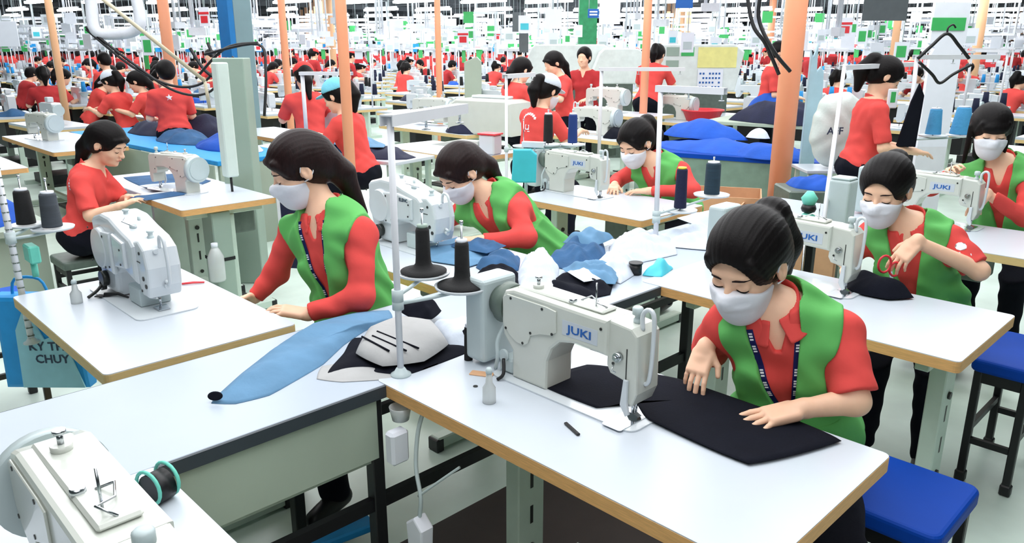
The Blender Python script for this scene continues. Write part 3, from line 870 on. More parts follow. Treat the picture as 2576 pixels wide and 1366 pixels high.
def heavy_machine(loc, label, group=None, rz=0, sc=1.0, marking=None):
    """chunky electronic head with round belt covers"""
    r = empty('sewing_machine', loc, rz, label, 'sewing machine', group); r.scale = (sc, sc, sc)
    b = MB()
    b.prism([(-.40, .01), (-.425, .09), (-.45, .17), (-.45, .275), (-.43, .292), (-.34, .315), (-.25, .312), (-.16, .285), (-.06, .262), (-.03, .24), (-.03, .10), (-.13, .125), (-.20, .125), (-.235, .10), (-.25, .01)],
            -.075, .075, 'Y', bev=.018, seg=3)
    b.build('arm', M_MACH, r)
    b = MB()
    b.prism([(-.075, .255), (-.01, .262), (.035, .235), (.052, .17), (.045, .10), (.030, .060), (-.020, .060), (-.045, .10), (-.085, .135)], -.062, .060, 'Y', bev=.012, seg=3)
    b.build('needle_head', M_MACH, r)
    MB().cyl((-.335, -.070, .185), (-.335, -.098, .185), .082, .074, n=36).build('round_cover', M_MACH, r)
    MB().prism([(-.30, .11), (-.30, .255), (-.21, .262), (-.21, .105)], -.094, -.072, 'Y', bev=.008).build('belt_cover', M_MACH, r)
    MB().prism([(-.20, .135), (-.20, .262), (-.09, .245), (-.09, .15)], -.088, -.070, 'Y', bev=.008).build('face_cover', M_MACH, r)
    MB().box(-.46, -.40, -.05, .05, .10, .27, bev=.012).build('handwheel_cover', M_MACH, r)
    MB().prism(rrect(-.46, .08, -.12, .10, .03), .0005, .0045, 'Z').build('bed_plate', M_MACH, r)
    MB().box(-.17, -.06, -.06, .05, .0045, .075, bev=.004).build('bed_box', M_MGREY, r)
    b = MB()
    for x, z in ((-.275, .24), (-.235, .13), (-.28, .12), (-.10, .22), (-.105, .165), (-.43, .25), (-.43, .12)): b.cyl((x, -.094, z), (x, -.0965, z), .0045, n=8)
    for x, z, q in ((.0, .22, .006), (.012, .13, .0085), (.03, .105, .0085), (-.015, .08, .005)): b.cyl((x, -.062, z), (x, -.0645, z), q, n=12)
    b.box(-.03, .0, -.0635, -.0622, .185, .188)
    b.build('screw', M_SCREW, r)
    b = MB()
    b.lathe([(.012, 0), (.012, .01), (.009, .012), (.009, .022), (.013, .024), (.013, .03), (0, .03)], (-.27, 0, .30), 12)
    b.lathe([(.012, 0), (.012, .01), (.009, .012), (.009, .022), (.013, .024), (.013, .03), (0, .03)], (-.045, 0, .255), 12)
    b.cyl((-.20, .02, .29), (-.20, .02, .31), .006, n=8); b.cyl((-.15, -.02, .28), (-.15, -.02, .296), .013, n=12)
    b.build('knob', M_MGREY, r)
    b = MB().tube(smooth_path([(.030, .0, .235), (.034, 0, .272), (.055, 0, .280), (.075, 0, .262), (.088, 0, .19), (.086, 0, .128), (.072, 0, .112), (.050, 0, .118)], 4), .0065, 8)
    b.cyl((.05, 0, .10), (.066, 0, .10), .010, n=10); b.cyl((.03, -.02, .228), (.046, -.02, .228), .009, n=10)
    b.build('handle', M_MACH, r)
    b = MB()
    b.tube([(-.20, -.03, .312), (-.17, -.05, .306), (-.13, -.04, .30), (-.11, -.02, .29)], .0025, 6)
    b.cyl((-.005, -.01, .06), (-.005, -.01, .012), .004, n=8)
    b.prism([(-.03, .006), (.03, .006), (.03, .010), (.005, .016), (-.01, .016)], -.03, .01, 'Y')
    b.tube([(-.04, -.03, .058), (-.01, -.045, .052), (.03, -.03, .055)], .003, 6)
    b.build('presser_foot', M_CHROME, r)
    b = MB().cyl((-.345, -.078, .062), (-.345, -.10, .062), .030, n=16).cyl((-.36, -.082, .03), (-.36, -.10, .03), .018, n=12)
    b.tube(smooth_path([(-.36, -.09, .04), (-.34, -.12, .02), (-.32, -.16, .006)], 4), .006, 6)
    b.build('hook_drive', M_SCREW, r)
    if marking:
        me = text_mesh(marking, .022, .0004); me.transform(Matrix.Translation((-.145, -.0895, .235)) @ Matrix.Rotation(math.pi / 2, 4, 'X'))
        link_mesh('lettering', me, M_DINK, r)
    return r

def plain_machine_mesh(disc=True):
    """one mesh for machines too far away to show parts; slots: enamel, grey, dark"""
    b = MB()
    b.prism([(-.40, .0), (-.435, .12), (-.435, .25), (-.40, .268), (-.05, .262), (-.05, .165), (-.20, .160), (-.25, .12), (-.265, .0)], -.055, .055, 'Y', bev=.008, seg=1)
    b.prism([(-.06, .262), (.03, .245), (.034, .085), (.015, .05), (-.004, .05), (-.06, .13)], -.046, .05, 'Y')
    b.box(-.30, -.20, -.02, .05, .27, .33, bev=.008)
    b.prism(rrect(-.46, .06, -.085, .085, .02, 2), .001, .006, 'Z')
    b.m(1).cyl((-.436, 0, .18), (-.475, 0, .18), .066, n=16); b.box(-.2, -.1, -.058, -.0555, .19, .215)
    b.m(2).cyl((.004, 0, .06), (.004, 0, .004), .004, n=6); b.box(-.39, -.33, -.062, -.055, .03, .10)
    return b.mesh('plain_machine')

def cone(name, x, y, z, r0, r1, h, m, label, group=None, base=None, top=None, core=M_PAPER):
    t = empty(name, (x, y, z), 0, label, 'thread spool', group)
    pr = [(r0, .002), (r0 * .99, h * .04), (r1, h * .10) if base is None else (r0, h * .02)]
    if base: prof = [(base, 0.0), (base, .004), (base * .72, .010), (base * .45, .016), (r0 * 1.08, .026), (r0, .045), (r1, h - .008), (r1 * .9, h)]
    else: prof = [(r0, .0), (r0 * 1.01, .006), (r1 * 1.01, h - .006), (r1 * .94, h)]
    MB().lathe(prof, n=28).build('thread', m, t)
    MB().lathe([(r1 * .75, h), (r1 * .8, h + .004), (r1 * .8, h + .010), (0, h + .010)], n=18).build('core', core, t)
    return t

def thread_stand(px, py, top, arm, trays, label, base_z=.76, group=None, tape=False, arm_w=.022, poletop=None, r=.0095):
    """pole clamped to a table, U section bar on top, trays on brackets. arm: (dx,dy), trays: (x,y,z,r)"""
    t = empty('thread_stand', (px, py, base_z), 0, label, 'thread stand', group)
    h = top - base_z; tx, ty = poletop or (0, 0)
    MB().cyl((0, 0, .004), (tx, ty, h), r, n=14).build('pole', M_POLE, t)
    MB().lathe([(.030, 0), (.030, .004), (.020, .010), (.013, .022), (.010, .024)], n=20).build('base_flange', M_MGREY, t)
    if arm:
        L = math.hypot(*arm); a = math.atan2(arm[1], arm[0])
        M = Matrix.Translation((tx, ty, h)) @ Matrix.Rotation(a, 4, 'Z')
        b = MB(); b.box(-.02, L, -arm_w, arm_w, -.002, .002, M=M); b.box(-.02, L, -arm_w - .002, -arm_w + .001, -.028, .002, M=M); b.box(-.02, L, arm_w - .001, arm_w + .002, -.028, .002, M=M)
        b.build('top_bar', M_POLE, t)
        b = MB()
        for k in (.45, .95): b.cyl(M @ Vector((L * k, 0, -.004)), M @ Vector((L * k, 0, -.05)), .004, n=6); b.tube([M @ Vector((L * k + .012 * math.cos(q), .012 * math.sin(q), -.055)) for q in [i * math.pi / 4 for i in range(8)]], .002, 5, closed=True)
        b.build('thread_eyelet', M_CHROME, t)
    for (x, y, z, r_) in trays:
        x -= px; y -= py; z -= base_z
        f = z / h; bx, by = tx * f, ty * f
        b = MB(); b.tube([(bx, by, z - .018), ((x + bx) / 2, (y + by) / 2, z - .018), (x, y, z - .014)], .006, 8); b.cyl((bx, by, z - .035), (bx, by, z), r + .007, n=12)
        br = b.build('bracket', M_MGREY, t)
        MB().lathe([(r_ * .3, -.014), (r_, -.004), (r_ * 1.04, .004), (r_ * .98, .004), (r_ * .9, -.001), (0, -.002)], (x, y, z), 32).build('tray', M_MACH, t)
        MB().cyl((x, y, z), (x, y, z + .19), .003, n=8).cyl((x, y, z + .188), (x, y, z + .198), .0055, n=8).build('spindle', M_CHROME, t)
    if tape:
        b = MB()
        for i in range(26): b.box(tx * i / 26 - .0115, tx * i / 26 + .0115, ty * i / 26 - .0115, ty * i / 26 + .0115, .03 + i * h / 27, .034 + i * h / 27)
        b.build('tape_marks', M_DKGREY, t)
    return t

def cloth(name, outline, z0, h, label, cat, m, seed=0, fold=.01, freq=14, rings=16, group=None, dirn=None, hem=None, base=0.0, power=2.2, hi=None, centre=None, soft=.3):
    """lying cloth: outline is a star-shaped polygon (x,y); cushion profile with folds"""
    rng = random.Random(seed)
    pl = [Vector((x, y, 0)) for x, y in outline]
    loop = []
    for i in range(len(pl)):
        p0, p1, p2, p3 = pl[i - 1], pl[i], pl[(i + 1) % len(pl)], pl[(i + 2) % len(pl)]
        for j in range(8):
            t = j / 8
            lin_ = p1.lerp(p2, t)
            cr = 0.5 * ((2 * p1) + (p2 - p0) * t + (2 * p0 - 5 * p1 + 4 * p2 - p3) * t * t + (3 * p1 - p0 - 3 * p2 + p3) * t ** 3)
            loop.append(lin_.lerp(cr, soft))
    c = sum(loop, Vector()) / len(loop) if centre is None else Vector((centre[0], centre[1], 0))
    n = len(loop); a = [rng.uniform(0, 6) for _ in range(8)]
    th = rng.uniform(0, 3.14) if dirn is None else dirn
    verts = []; 
    def zz(p, s):
        x = p.x - c.x; y = p.y - c.y
        u = x * math.cos(th) + y * math.sin(th); v = -x * math.sin(th) + y * math.cos(th)
        f = math.sin(v * freq * 2.6 + 2.2 * math.sin(u * freq * .7 + a[0]) + a[1]) * .55 + math.sin(u * freq * 1.3 + 1.8 * math.sin(v * freq * 1.1 + a[2]) + a[3]) * .3 + math.sin((u + v) * freq * 4 + a[4]) * .15
        e = 1 - s ** power
        return z0 + base + max(h * e + fold * f * min(1, (1 - s) * 3.5), .0015)
    verts.append((c.x, c.y, zz(c, 0)))
    for k in range(1, rings + 1):
        s = k / rings
        for p in loop:
            q = c.lerp(p, s); verts.append((q.x, q.y, zz(q, s)))
    faces = [(0, 1 + i, 1 + (i + 1) % n) for i in range(n)]
    for k in range(rings - 1):
        o = 1 + k * n
        for i in range(n): faces.append((o + i, o + n + i, o + n + (i + 1) % n, o + (i + 1) % n))
    o = 1 + (rings - 1) * n; lo = len(verts)
    for p in loop: verts.append((p.x, p.y, z0 + base + .0004))
    for i in range(n): faces.append((o + i, lo + i, lo + (i + 1) % n, o + (i + 1) % n))
    faces.append(tuple(lo + i for i in range(n))[::-1])
    me = bpy.data.meshes.new(name); me.from_pydata([(x - c.x, y - c.y, z - z0) for x, y, z in verts], [], faces)
    for f in me.polygons: f.use_smooth = len(f.vertices) < 5
    o_ = link_mesh(name, me, m, None, (c.x, c.y, z0)); tag(o_, label, cat, group); return o_

def stool(x, y, label, rz=0, seat=(.36, .30), h=.47, m=None, group=None, legm=None):
    t = empty('stool', (x, y, 0), rz, label, 'stool', group)
    a, b_ = seat[0] / 2, seat[1] / 2
    MB().prism(rrect(-a, a, -b_, b_, .035, 5), h - .055, h, 'Z', bev=.014, seg=3).build('seat', m or M_BLUE, t)
    for sx in (-1, 1):
        for sy in (-1, 1):
            lg = MB().box(sx * (a - .03) - .014, sx * (a - .03) + .014, sy * (b_ - .03) - .014, sy * (b_ - .03) + .014, .02, h - .054, bev=.003).build('leg', legm or M_BLACK, t)
            MB().box(sx * (a - .03) - .019, sx * (a - .03) + .019, sy * (b_ - .03) - .019, sy * (b_ - .03) + .019, 0, .045, bev=.005).build('rubber_foot', M_BLACK, lg)
    b = MB()
    for sy in (-1, 1): b.box(-a + .03, a - .03, sy * (b_ - .03) - .009, sy * (b_ - .03) + .009, .17, .195); b.box(-a + .03, a - .03, sy * (b_ - .03) - .01, sy * (b_ - .03) + .01, h - .10, h - .054)
    for sx in (-1, 1): b.box(sx * (a - .03) - .009, sx * (a - .03) + .009, -b_ + .03, b_ - .03, .22, .245)
    b.build('rung', M_BLACK, t)
    return t

def bottle(x, y, z, label, h=.10, r=.018):
    t = empty('oil_bottle', (x, y, z), 0, label, 'bottle')
    MB().lathe([(r, 0), (r * 1.02, .004), (r, h * .42), (r * .55, h * .56), (r * .42, h * .85)], n=20).build('flask', M_CLEAR, t)
    MB().lathe([(r * .5, h * .85), (r * .5, h * .93), (r * .35, h), (0, h)], n=14).build('cap', M_MGREY, t)
    return t
# ------------------------------------------------------------------ the hall
FL = MB().box(-90, 30, -20, 90, -0.1, 0).build('floor', floor_tone()); tag(FL, kind='structure')
C_ = MB().box(-90, 30, -20, 90, 4.3, 4.4).build('ceiling', M_CEIL); tag(C_, kind='structure')
b = MB()
for i in range(26): b.box(-90, 30, -14 + i * 4.0, -13.8 + i * 4.0, 4.02, 4.3)
for i in range(12): b.box(-88 + i * 9, -87.75 + i * 9, -20, 90, 3.85, 4.1)
tag(b.build('trim_1', M_BEAM), kind='structure')
M_WALL = mat('far_wall', (186, 194, 196), 0.8, var=0.2, scale=.5)
tag(MB().box(-78.2, -78, -20, 84, 0, 4.3).build('wall_left', M_WALL), kind='structure')
tag(MB().box(-78, 30, 84, 84.2, 0, 4.3).build('wall_back', M_WALL), kind='structure')
MB_y = MB().box(-3.95, -3.55, .2, 1.6, .0005, .002).build('trim_2', M_YLINE); tag(MB_y, kind='structure')

# ------------------------------------------------------------------ tables of the nearest rows
table(-1.735, -0.535, 1.158, 1.772, 'white sewing table in the foreground with a thick tan edge, black fabric lying on it', legs=(.30, .12))
table(-3.345, -2.312, 0.612, 1.231, 'white sewing table at left with empty top and tan edge, oil bottle on it', edge=M_WOODL, legs=(.22, .14))
table(-1.785, -0.60, 2.49, 3.10, 'white sewing table at right where the woman with red scissors sits', legs=(.2, .12))
table(-1.80, -0.55, 3.995, 4.62, 'white sewing table at the far right edge under the woman with long fringe', edge=M_WOODL)
table(-3.42, -2.235, 1.845, 2.46, 'white sewing table behind the standing pole, in front of the bent woman in green vest', legs=(.22, .14))
table(-3.46, -2.46, 3.41, 4.03, 'white sewing table in the middle with paper stickers on its tan edge')
table(-5.20, -4.50, 1.73, 2.33, 'small white table with plywood edge beside the seated red shirted woman at left', legs=(.12, .12))
table(-1.69, -0.45, -0.10, 0.525, 'white sewing table in the near left corner of the photo, machine seen from above', legs=(.2, .2), drawer=False)
# long transfer table between the two rows of machines
t = empty('long_table', (-1.97, 1.55, 0), 0, 'long white table with dark edge band running between the machine rows', 'table')
MB().box(-.285, .275, -1.90, 3.05, .745, .758, bev=.002).build('tabletop', M_WHITEB, t)
MB().box(.2751, .285, -1.90, 3.05, .722, .757).build('edge_band', M_DARKEDGE, t)
MB().box(-.288, -.2851, -1.90, 3.05, .722, .757).build('edge_band', M_DARKEDGE, t)
MB().box(.262, .272, -1.90, -.42, .535, .744).build('side_panel', M_PANEL, t)
MB().box(-.28, -.27, -1.90, 3.05, .60, .744).build('side_panel', M_PANEL, t)
MB().box(-.27, .26, -1.90, -.42, .52, .53).build('under_shelf', M_PANEL, t)
for yy in (-1.6, -.42, 1.2, 2.35):
    for sx in (-.25, .25): MB().box(sx - .02, sx + .02, yy - .02, yy + .02, 0, .744, bev=.003).build('leg', M_BLACK, t)
for sx in (-.25, .25): MB().box(sx - .012, sx + .012, -1.6, 2.35, .36, .40).build('rail', M_BLACK, t)

# ------------------------------------------------------------------ machines of the nearest rows
sewing_machine((-1.075, 1.50, .76), 'cream lockstitch sewing machine with blue lettering on the foreground table')
sewing_machine((-1.14, 2.93, .76), 'cream sewing machine on the table of the woman with red scissors')
sewing_machine((-1.15, 4.50, .76), 'cream sewing machine at far right in front of the woman with long fringe')
sewing_machine((-3.05, 3.78, .76), 'white sewing machine before the woman resting her forearm, middle of the hall')
heavy_machine((-2.79, .97, .76), 'bulky white sewing machine with round covers on the empty left table', sc=1.0)
heavy_machine((-2.72, 2.20, .76), 'bulky white sewing machine behind the black thread spools', marking='ELENC')
sewing_machine((-5.36, 1.94, .76), 'old white sewing machine with big round disc, beside the seated red shirted woman', rz=math.pi + .22, motor=False, brand=False, sc=.92, loop=False)
m0 = sewing_machine((-.955, .27, .76), 'white sewing machine seen from above in the near left corner', brand=False, motor=False, sc=1.06, loop=False)

# ------------------------------------------------------------------ the seven nearest women
P1 = person('person', dict(head=(-0.962,1.812,1.128),neck=(-0.90,1.875,1.01),ls=(-0.755,1.95,.96),rs=(-1.02,1.83,0.95),le=(-0.675,1.89,0.81),lw=(-0.765,1.775,0.795),lt=(-0.86,1.65,0.765),re=(-1.13,1.93,0.80),rw=(-1.055,1.79,0.875),rt=(-1.045,1.72,0.79),hip=(-0.88,2.05,0.58)),
    'woman in green vest and blue lanyard guiding black fabric at the foreground machine', yaw=0, pitch=26, res=.0032, sleeve='short', hair='ponytail', badge=True, torso_k=.94,
    lhand=dict(n=(0.15, 0.1, 1), curl=.20, spread=.17, k=1.06), rhand=dict(n=(.15, -.95, .45), curl=.30, spread=.07, k=.92), hs=1.13)
P2 = person('person', dict(head=(-2.62,1.46,1.235),neck=(-2.55,1.52,1.08),ls=(-2.385,1.56,1.02),rs=(-2.70,1.46,1.0),le=(-2.30,1.49,0.80),lw=(-2.42,1.33,0.745),lt=(-2.49,1.24,0.77),re=(-2.80,1.42,0.80),rw=(-2.83,1.33,0.71),rt=(-2.82,1.25,0.70),hip=(-2.50,1.62,0.58)),
    'woman in green vest with blue lanyard standing behind the empty left table', yaw=-22, pitch=24, res=.0045, sleeve='long', hair='long', hairmat=M_HAIRB, badge=True,
    lhand=dict(n=(.3, .2, 1), curl=.4), rhand=dict(n=(-.6, -.4, .4), curl=.4), hs=1.08)
P3 = person('person', dict(head=(-1.16,3.27,1.115),neck=(-1.075,3.36,0.975),ls=(-0.93,3.39,0.93),rs=(-1.22,3.34,0.91),le=(-0.80,3.36,0.83),lw=(-0.985,3.17,0.95),lt=(-1.04,3.11,0.84),re=(-1.33,3.36,0.78),rw=(-1.25,3.22,0.77),rt=(-1.20,3.12,0.765),hip=(-1.03,3.52,0.56)),
    'woman in green vest holding red handled scissors in a limp raised hand', yaw=2, pitch=18, res=.0045, sleeve='short', hair='bun',
    lhand=dict(n=(-.2, -1, .55), curl=.35, spread=.08), rhand=dict(curl=.3), hs=1.12)
P4 = person('person', dict(head=(-1.21,4.82,1.235),neck=(-1.15,4.92,1.06),ls=(-1.0,4.90,1.0),rs=(-1.33,4.87,0.98),le=(-0.97,4.78,0.80),lw=(-1.13,4.62,0.93),lt=(-1.16,4.55,0.85),re=(-1.46,4.80,0.90),rw=(-1.34,4.69,1.0),rt=(-1.31,4.62,1.05),hip=(-1.11,5.12,0.60)),
    'woman with long black fringe and green vest at far right, hands on the machine', yaw=28, pitch=14, res=.006, hair='bangs',
    lhand=dict(curl=.4), rhand=dict(n=(-.3, -.3, 1), curl=.6), hs=1.12)
P5 = person('person', dict(head=(-3.06,4.14,1.07),neck=(-2.98,4.26,0.95),ls=(-2.80,4.28,0.91),rs=(-3.13,4.24,0.88),le=(-2.66,4.22,0.80),lw=(-2.88,4.05,0.79),lt=(-3.02,3.96,0.78),re=(-3.22,4.16,0.80),rw=(-3.13,4.02,0.80),rt=(-3.08,3.94,0.78),hip=(-2.93,4.46,0.58)),
    'woman in green vest leaning low over the machine in the middle, hair clip on top', yaw=-5, pitch=30, res=.006, hair='ponytail', lhand=dict(curl=.3), rhand=dict(curl=.3), hs=1.18)
P6 = person('person', dict(head=(-2.91,2.50,1.075),neck=(-2.82,2.62,0.965),ls=(-2.66,2.64,0.90),rs=(-2.99,2.58,0.86),le=(-2.54,2.60,0.79),lw=(-2.68,2.42,0.785),lt=(-2.78,2.34,0.78),re=(-3.08,2.51,0.79),rw=(-2.98,2.38,0.79),rt=(-2.90,2.32,0.78),hip=(-2.72,2.88,0.60)),
    'woman in green vest bending her face down to the bulky machine behind the black spools', yaw=-8, pitch=38, res=.0055, hair='long', hairmat=M_HAIRB, lhand=dict(curl=.3), rhand=dict(curl=.3), hs=1.12)
P7 = person('person', dict(head=(-5.30,1.63,1.08),neck=(-5.40,1.54,0.93),ls=(-5.45,1.60,0.87),rs=(-5.25,1.43,0.87),le=(-5.38,1.70,0.70),lw=(-5.22,1.68,0.745),lt=(-5.15,1.70,0.76),re=(-5.13,1.42,0.68),rw=(-5.03,1.57,0.735),rt=(-5.01,1.64,0.76),hip=(-5.37,1.44,0.52)),
    'woman in red polo shirt without mask sitting sideways at far left, sorting blue fabric', yaw=128, pitch=26, res=.007, vest=False, mask=False, sleeve='short', hair='long', lhand=dict(curl=.4), rhand=dict(curl=.4), hs=1.1)

bmx = bmesh.new(); 
b = MB(); b.lathe([(.017, -.0002), (.017, .0002)], (0, 0, 0), 10); b.box(-.030, .024, -.040, -.032, -.0002, .0002); b.box(-.028, -.006, -.028, -.022, -.0002, .0002)
bmx.free(); patch(P3, b.mesh('p'), (-.905, 3.36, .905), (.7, -.6, .35), (-.3, .2, 1), M_PAPER)
b = MB()
for i in range(4): b.box(-.006, .006, -.012 + i * .018, .0 + i * .018, -.0002, .0002)
patch(P7, b.mesh('p'), (-5.36, 1.42, .83), (.9, -.5, .1), (0, 0, 1), M_PAPER, 'back_print')
# ------------------------------------------------------------------ things on and around the nearest tables
cloth('black_fabric', [(-1.40, 1.46), (-1.168, 1.458), (-1.12, 1.56), (-1.03, 1.50), (-0.742, 1.485), (-0.64, 1.74), (-0.80, 1.768), (-1.121, 1.768), (-1.285, 1.71), (-1.37, 1.66)], .7665, .002,
      'black fabric being sewn, spread under the woman\'s hands on the foreground table', 'fabric', M_BLACKCL, seed=3, fold=.0035, freq=7, rings=14, centre=(-1.05, 1.64))
cone('thread_tube', -1.66, 1.445, .76, .013, .0115, .105, M_BLACKTH, 'slim black thread tube standing beside the grey motor box of the foreground machine')
bottle(-1.40, 1.29, .76, 'small white oil bottle on the foreground table near its machine')
bottle(-3.09, .765, .76, 'small clear bottle on the empty left table beside the bulky machine', h=.09, r=.02)
b = MB()
for s in (-1, 1): b.tube([(s * .004, -.045, .004), (s * .006, .0, .006), (s * .002, .04, .004)], .003, 6)
tw = b.build('tweezers', M_REDPL, None, (-3.02, 1.175, .761), -.5); tag(tw, 'small red thread snips lying by the bulky machine on the left table', 'snips')
b = MB().tube([(0, 0, .012), (.05, .01, .016), (.10, .0, .008)], .006, 8, radii=[.009, .006, .004]); b.prism([(-.035, -.014), (0, -.010), (0, .010), (-.035, .014)], .004, .008, 'Z')
sp = b.build('screwdriver', M_BLACK, None, (-3.08, .86, .761), .6); tag(sp, 'black handled scraper lying in front of the bulky machine on the left table', 'tool')
b = MB().prism(rrect(-.035, .035, -.016, .016, .004), 0, .002, 'Z')
o = b.build('paper_tag', M_CARD, None, (-1.55, 1.40, .7605), .5); tag(o, 'small brown paper tag under the motor box of the foreground machine', 'tag')
b = MB().cyl((0, 0, 0), (0, 0, .0015), .007, n=12)
o = b.build('table_stud', M_SCREW, None, (-1.50, 1.33, .7603)); tag(o, 'small dark plug set in the white foreground tabletop', 'plug')
o = MB().box(-.035, .035, -.005, .005, 0, .006, bev=.002).build('screwdriver', M_BLACK, None, (-1.14, 1.33, .7606), -.35); tag(o, 'short black driver lying in front of the foreground machine bed', 'tool')

thread_stand(-1.712, 1.229, 1.505, (-.17, .40), [(-1.790, 1.385, 1.022, .078), (-1.662, 1.428, .998, .080)], 'white pole thread stand on the foreground table corner, two black spools beside it', poletop=(.012, -.008), arm_w=.018)
cone('thread_spool', -1.790, 1.385, 1.026, .0225, .0205, .135, M_BLACKTH, 'left one of two tall black thread spools with wide flared foot', base=.070, core=M_POSTGR)
cone('thread_spool', -1.662, 1.428, 1.002, .0225, .0205, .130, M_BLACKTH, 'right one of two tall black thread spools with wide flared foot', base=.074)

# garments on the long table
cloth('trouser_leg', [(-1.92, .755), (-1.965, .80), (-2.05, .905), (-2.17, 1.08), (-2.28, 1.28), (-2.27, 1.45), (-2.21, 1.545), (-2.125, 1.50), (-2.09, 1.36), (-2.03, 1.24), (-1.94, 1.11), (-1.895, 1.00), (-1.855, .89), (-1.87, .80)], .758, .034,
      'slate blue trouser leg stretched along the long white table', 'garment', M_DENIM, seed=5, fold=.006, freq=16, dirn=1.35, rings=22, power=3.5)
o = MB().lathe([(.018, 0), (.021, .003), (.014, .004), (0, .002)], n=20, M=Matrix.Diagonal((1, .6, 1, 1))).build('sleeve_end', M_BLACKCL, None); o.location = (-1.918, .768, .776); o.rotation_euler = (1.05, 0, .75)
tag(o, 'dark hem opening at the tip of the slate blue trouser leg', 'hem')
cloth('jacket', [(-1.90, 1.20), (-2.03, 1.33), (-2.05, 1.47), (-1.93, 1.53), (-1.76, 1.45), (-1.705, 1.31), (-1.76, 1.20)], .780, .035, 'warm grey jacket piece with black stripes on the long table', 'garment', M_GREYCL, seed=8, fold=.0008, freq=9, power=9)
for k, (xa, ya, xb, yb) in enumerate(((-1.985, 1.235, -1.80, 1.225), (-1.968, 1.262, -1.765, 1.262), (-1.99, 1.295, -1.755, 1.300))):
    o = MB().tube([(xa + .055 + (xb - xa - .03) * t_, ya + .01 + (yb - ya) * t_, .8150) for t_ in (0, .25, .5, .75, 1)], .0032, 6).build('stripe', M_BLACKCL, None)
    tag(o, ['upper', 'middle', 'lowest'][k] + ' black stripe tape across the warm grey jacket piece', 'tape')
cloth('jacket_lining', [(-1.875, 1.085), (-1.97, 1.20), (-2.06, 1.30), (-1.90, 1.50), (-1.74, 1.52), (-1.70, 1.46), (-1.695, 1.26), (-1.76, 1.17)], .7585, .020, 'black garment lying under the grey jacket piece', 'garment', M_BLACKCL, seed=9, fold=.010, freq=14)
cloth('white_lining', [(-1.86, 1.04), (-1.93, 1.10), (-1.88, 1.22), (-1.73, 1.30), (-1.705, 1.20), (-1.79, 1.08)], .7583, .006, 'pale lining corner poking out below the black garment', 'garment', M_GREYCL, seed=19, fold=.006, freq=10)
cloth('collar', [(-2.12, 1.52), (-2.11, 1.62), (-2.0, 1.62), (-1.955, 1.54), (-2.03, 1.50)], .790, .045, 'rolled dark collar with white piping at the end of the grey jacket', 'garment', M_BLACKCL, seed=11, fold=.014, freq=20)
cloth('white_garment', [(-1.96, 1.54), (-1.93, 1.66), (-1.80, 1.64), (-1.72, 1.53), (-1.78, 1.47)], .760, .055, 'bundled white cloth with dark ends beside the grey jacket', 'garment', M_WHITECL, seed=12, fold=.012, freq=16)
cloth('dark_cuff', [(-1.80, 1.52), (-1.80, 1.60), (-1.745, 1.62), (-1.715, 1.54)], .775, .050, 'small dark cuff piece on the bundled white cloth', 'garment', M_BLACKCL, seed=14, fold=.01, freq=22)

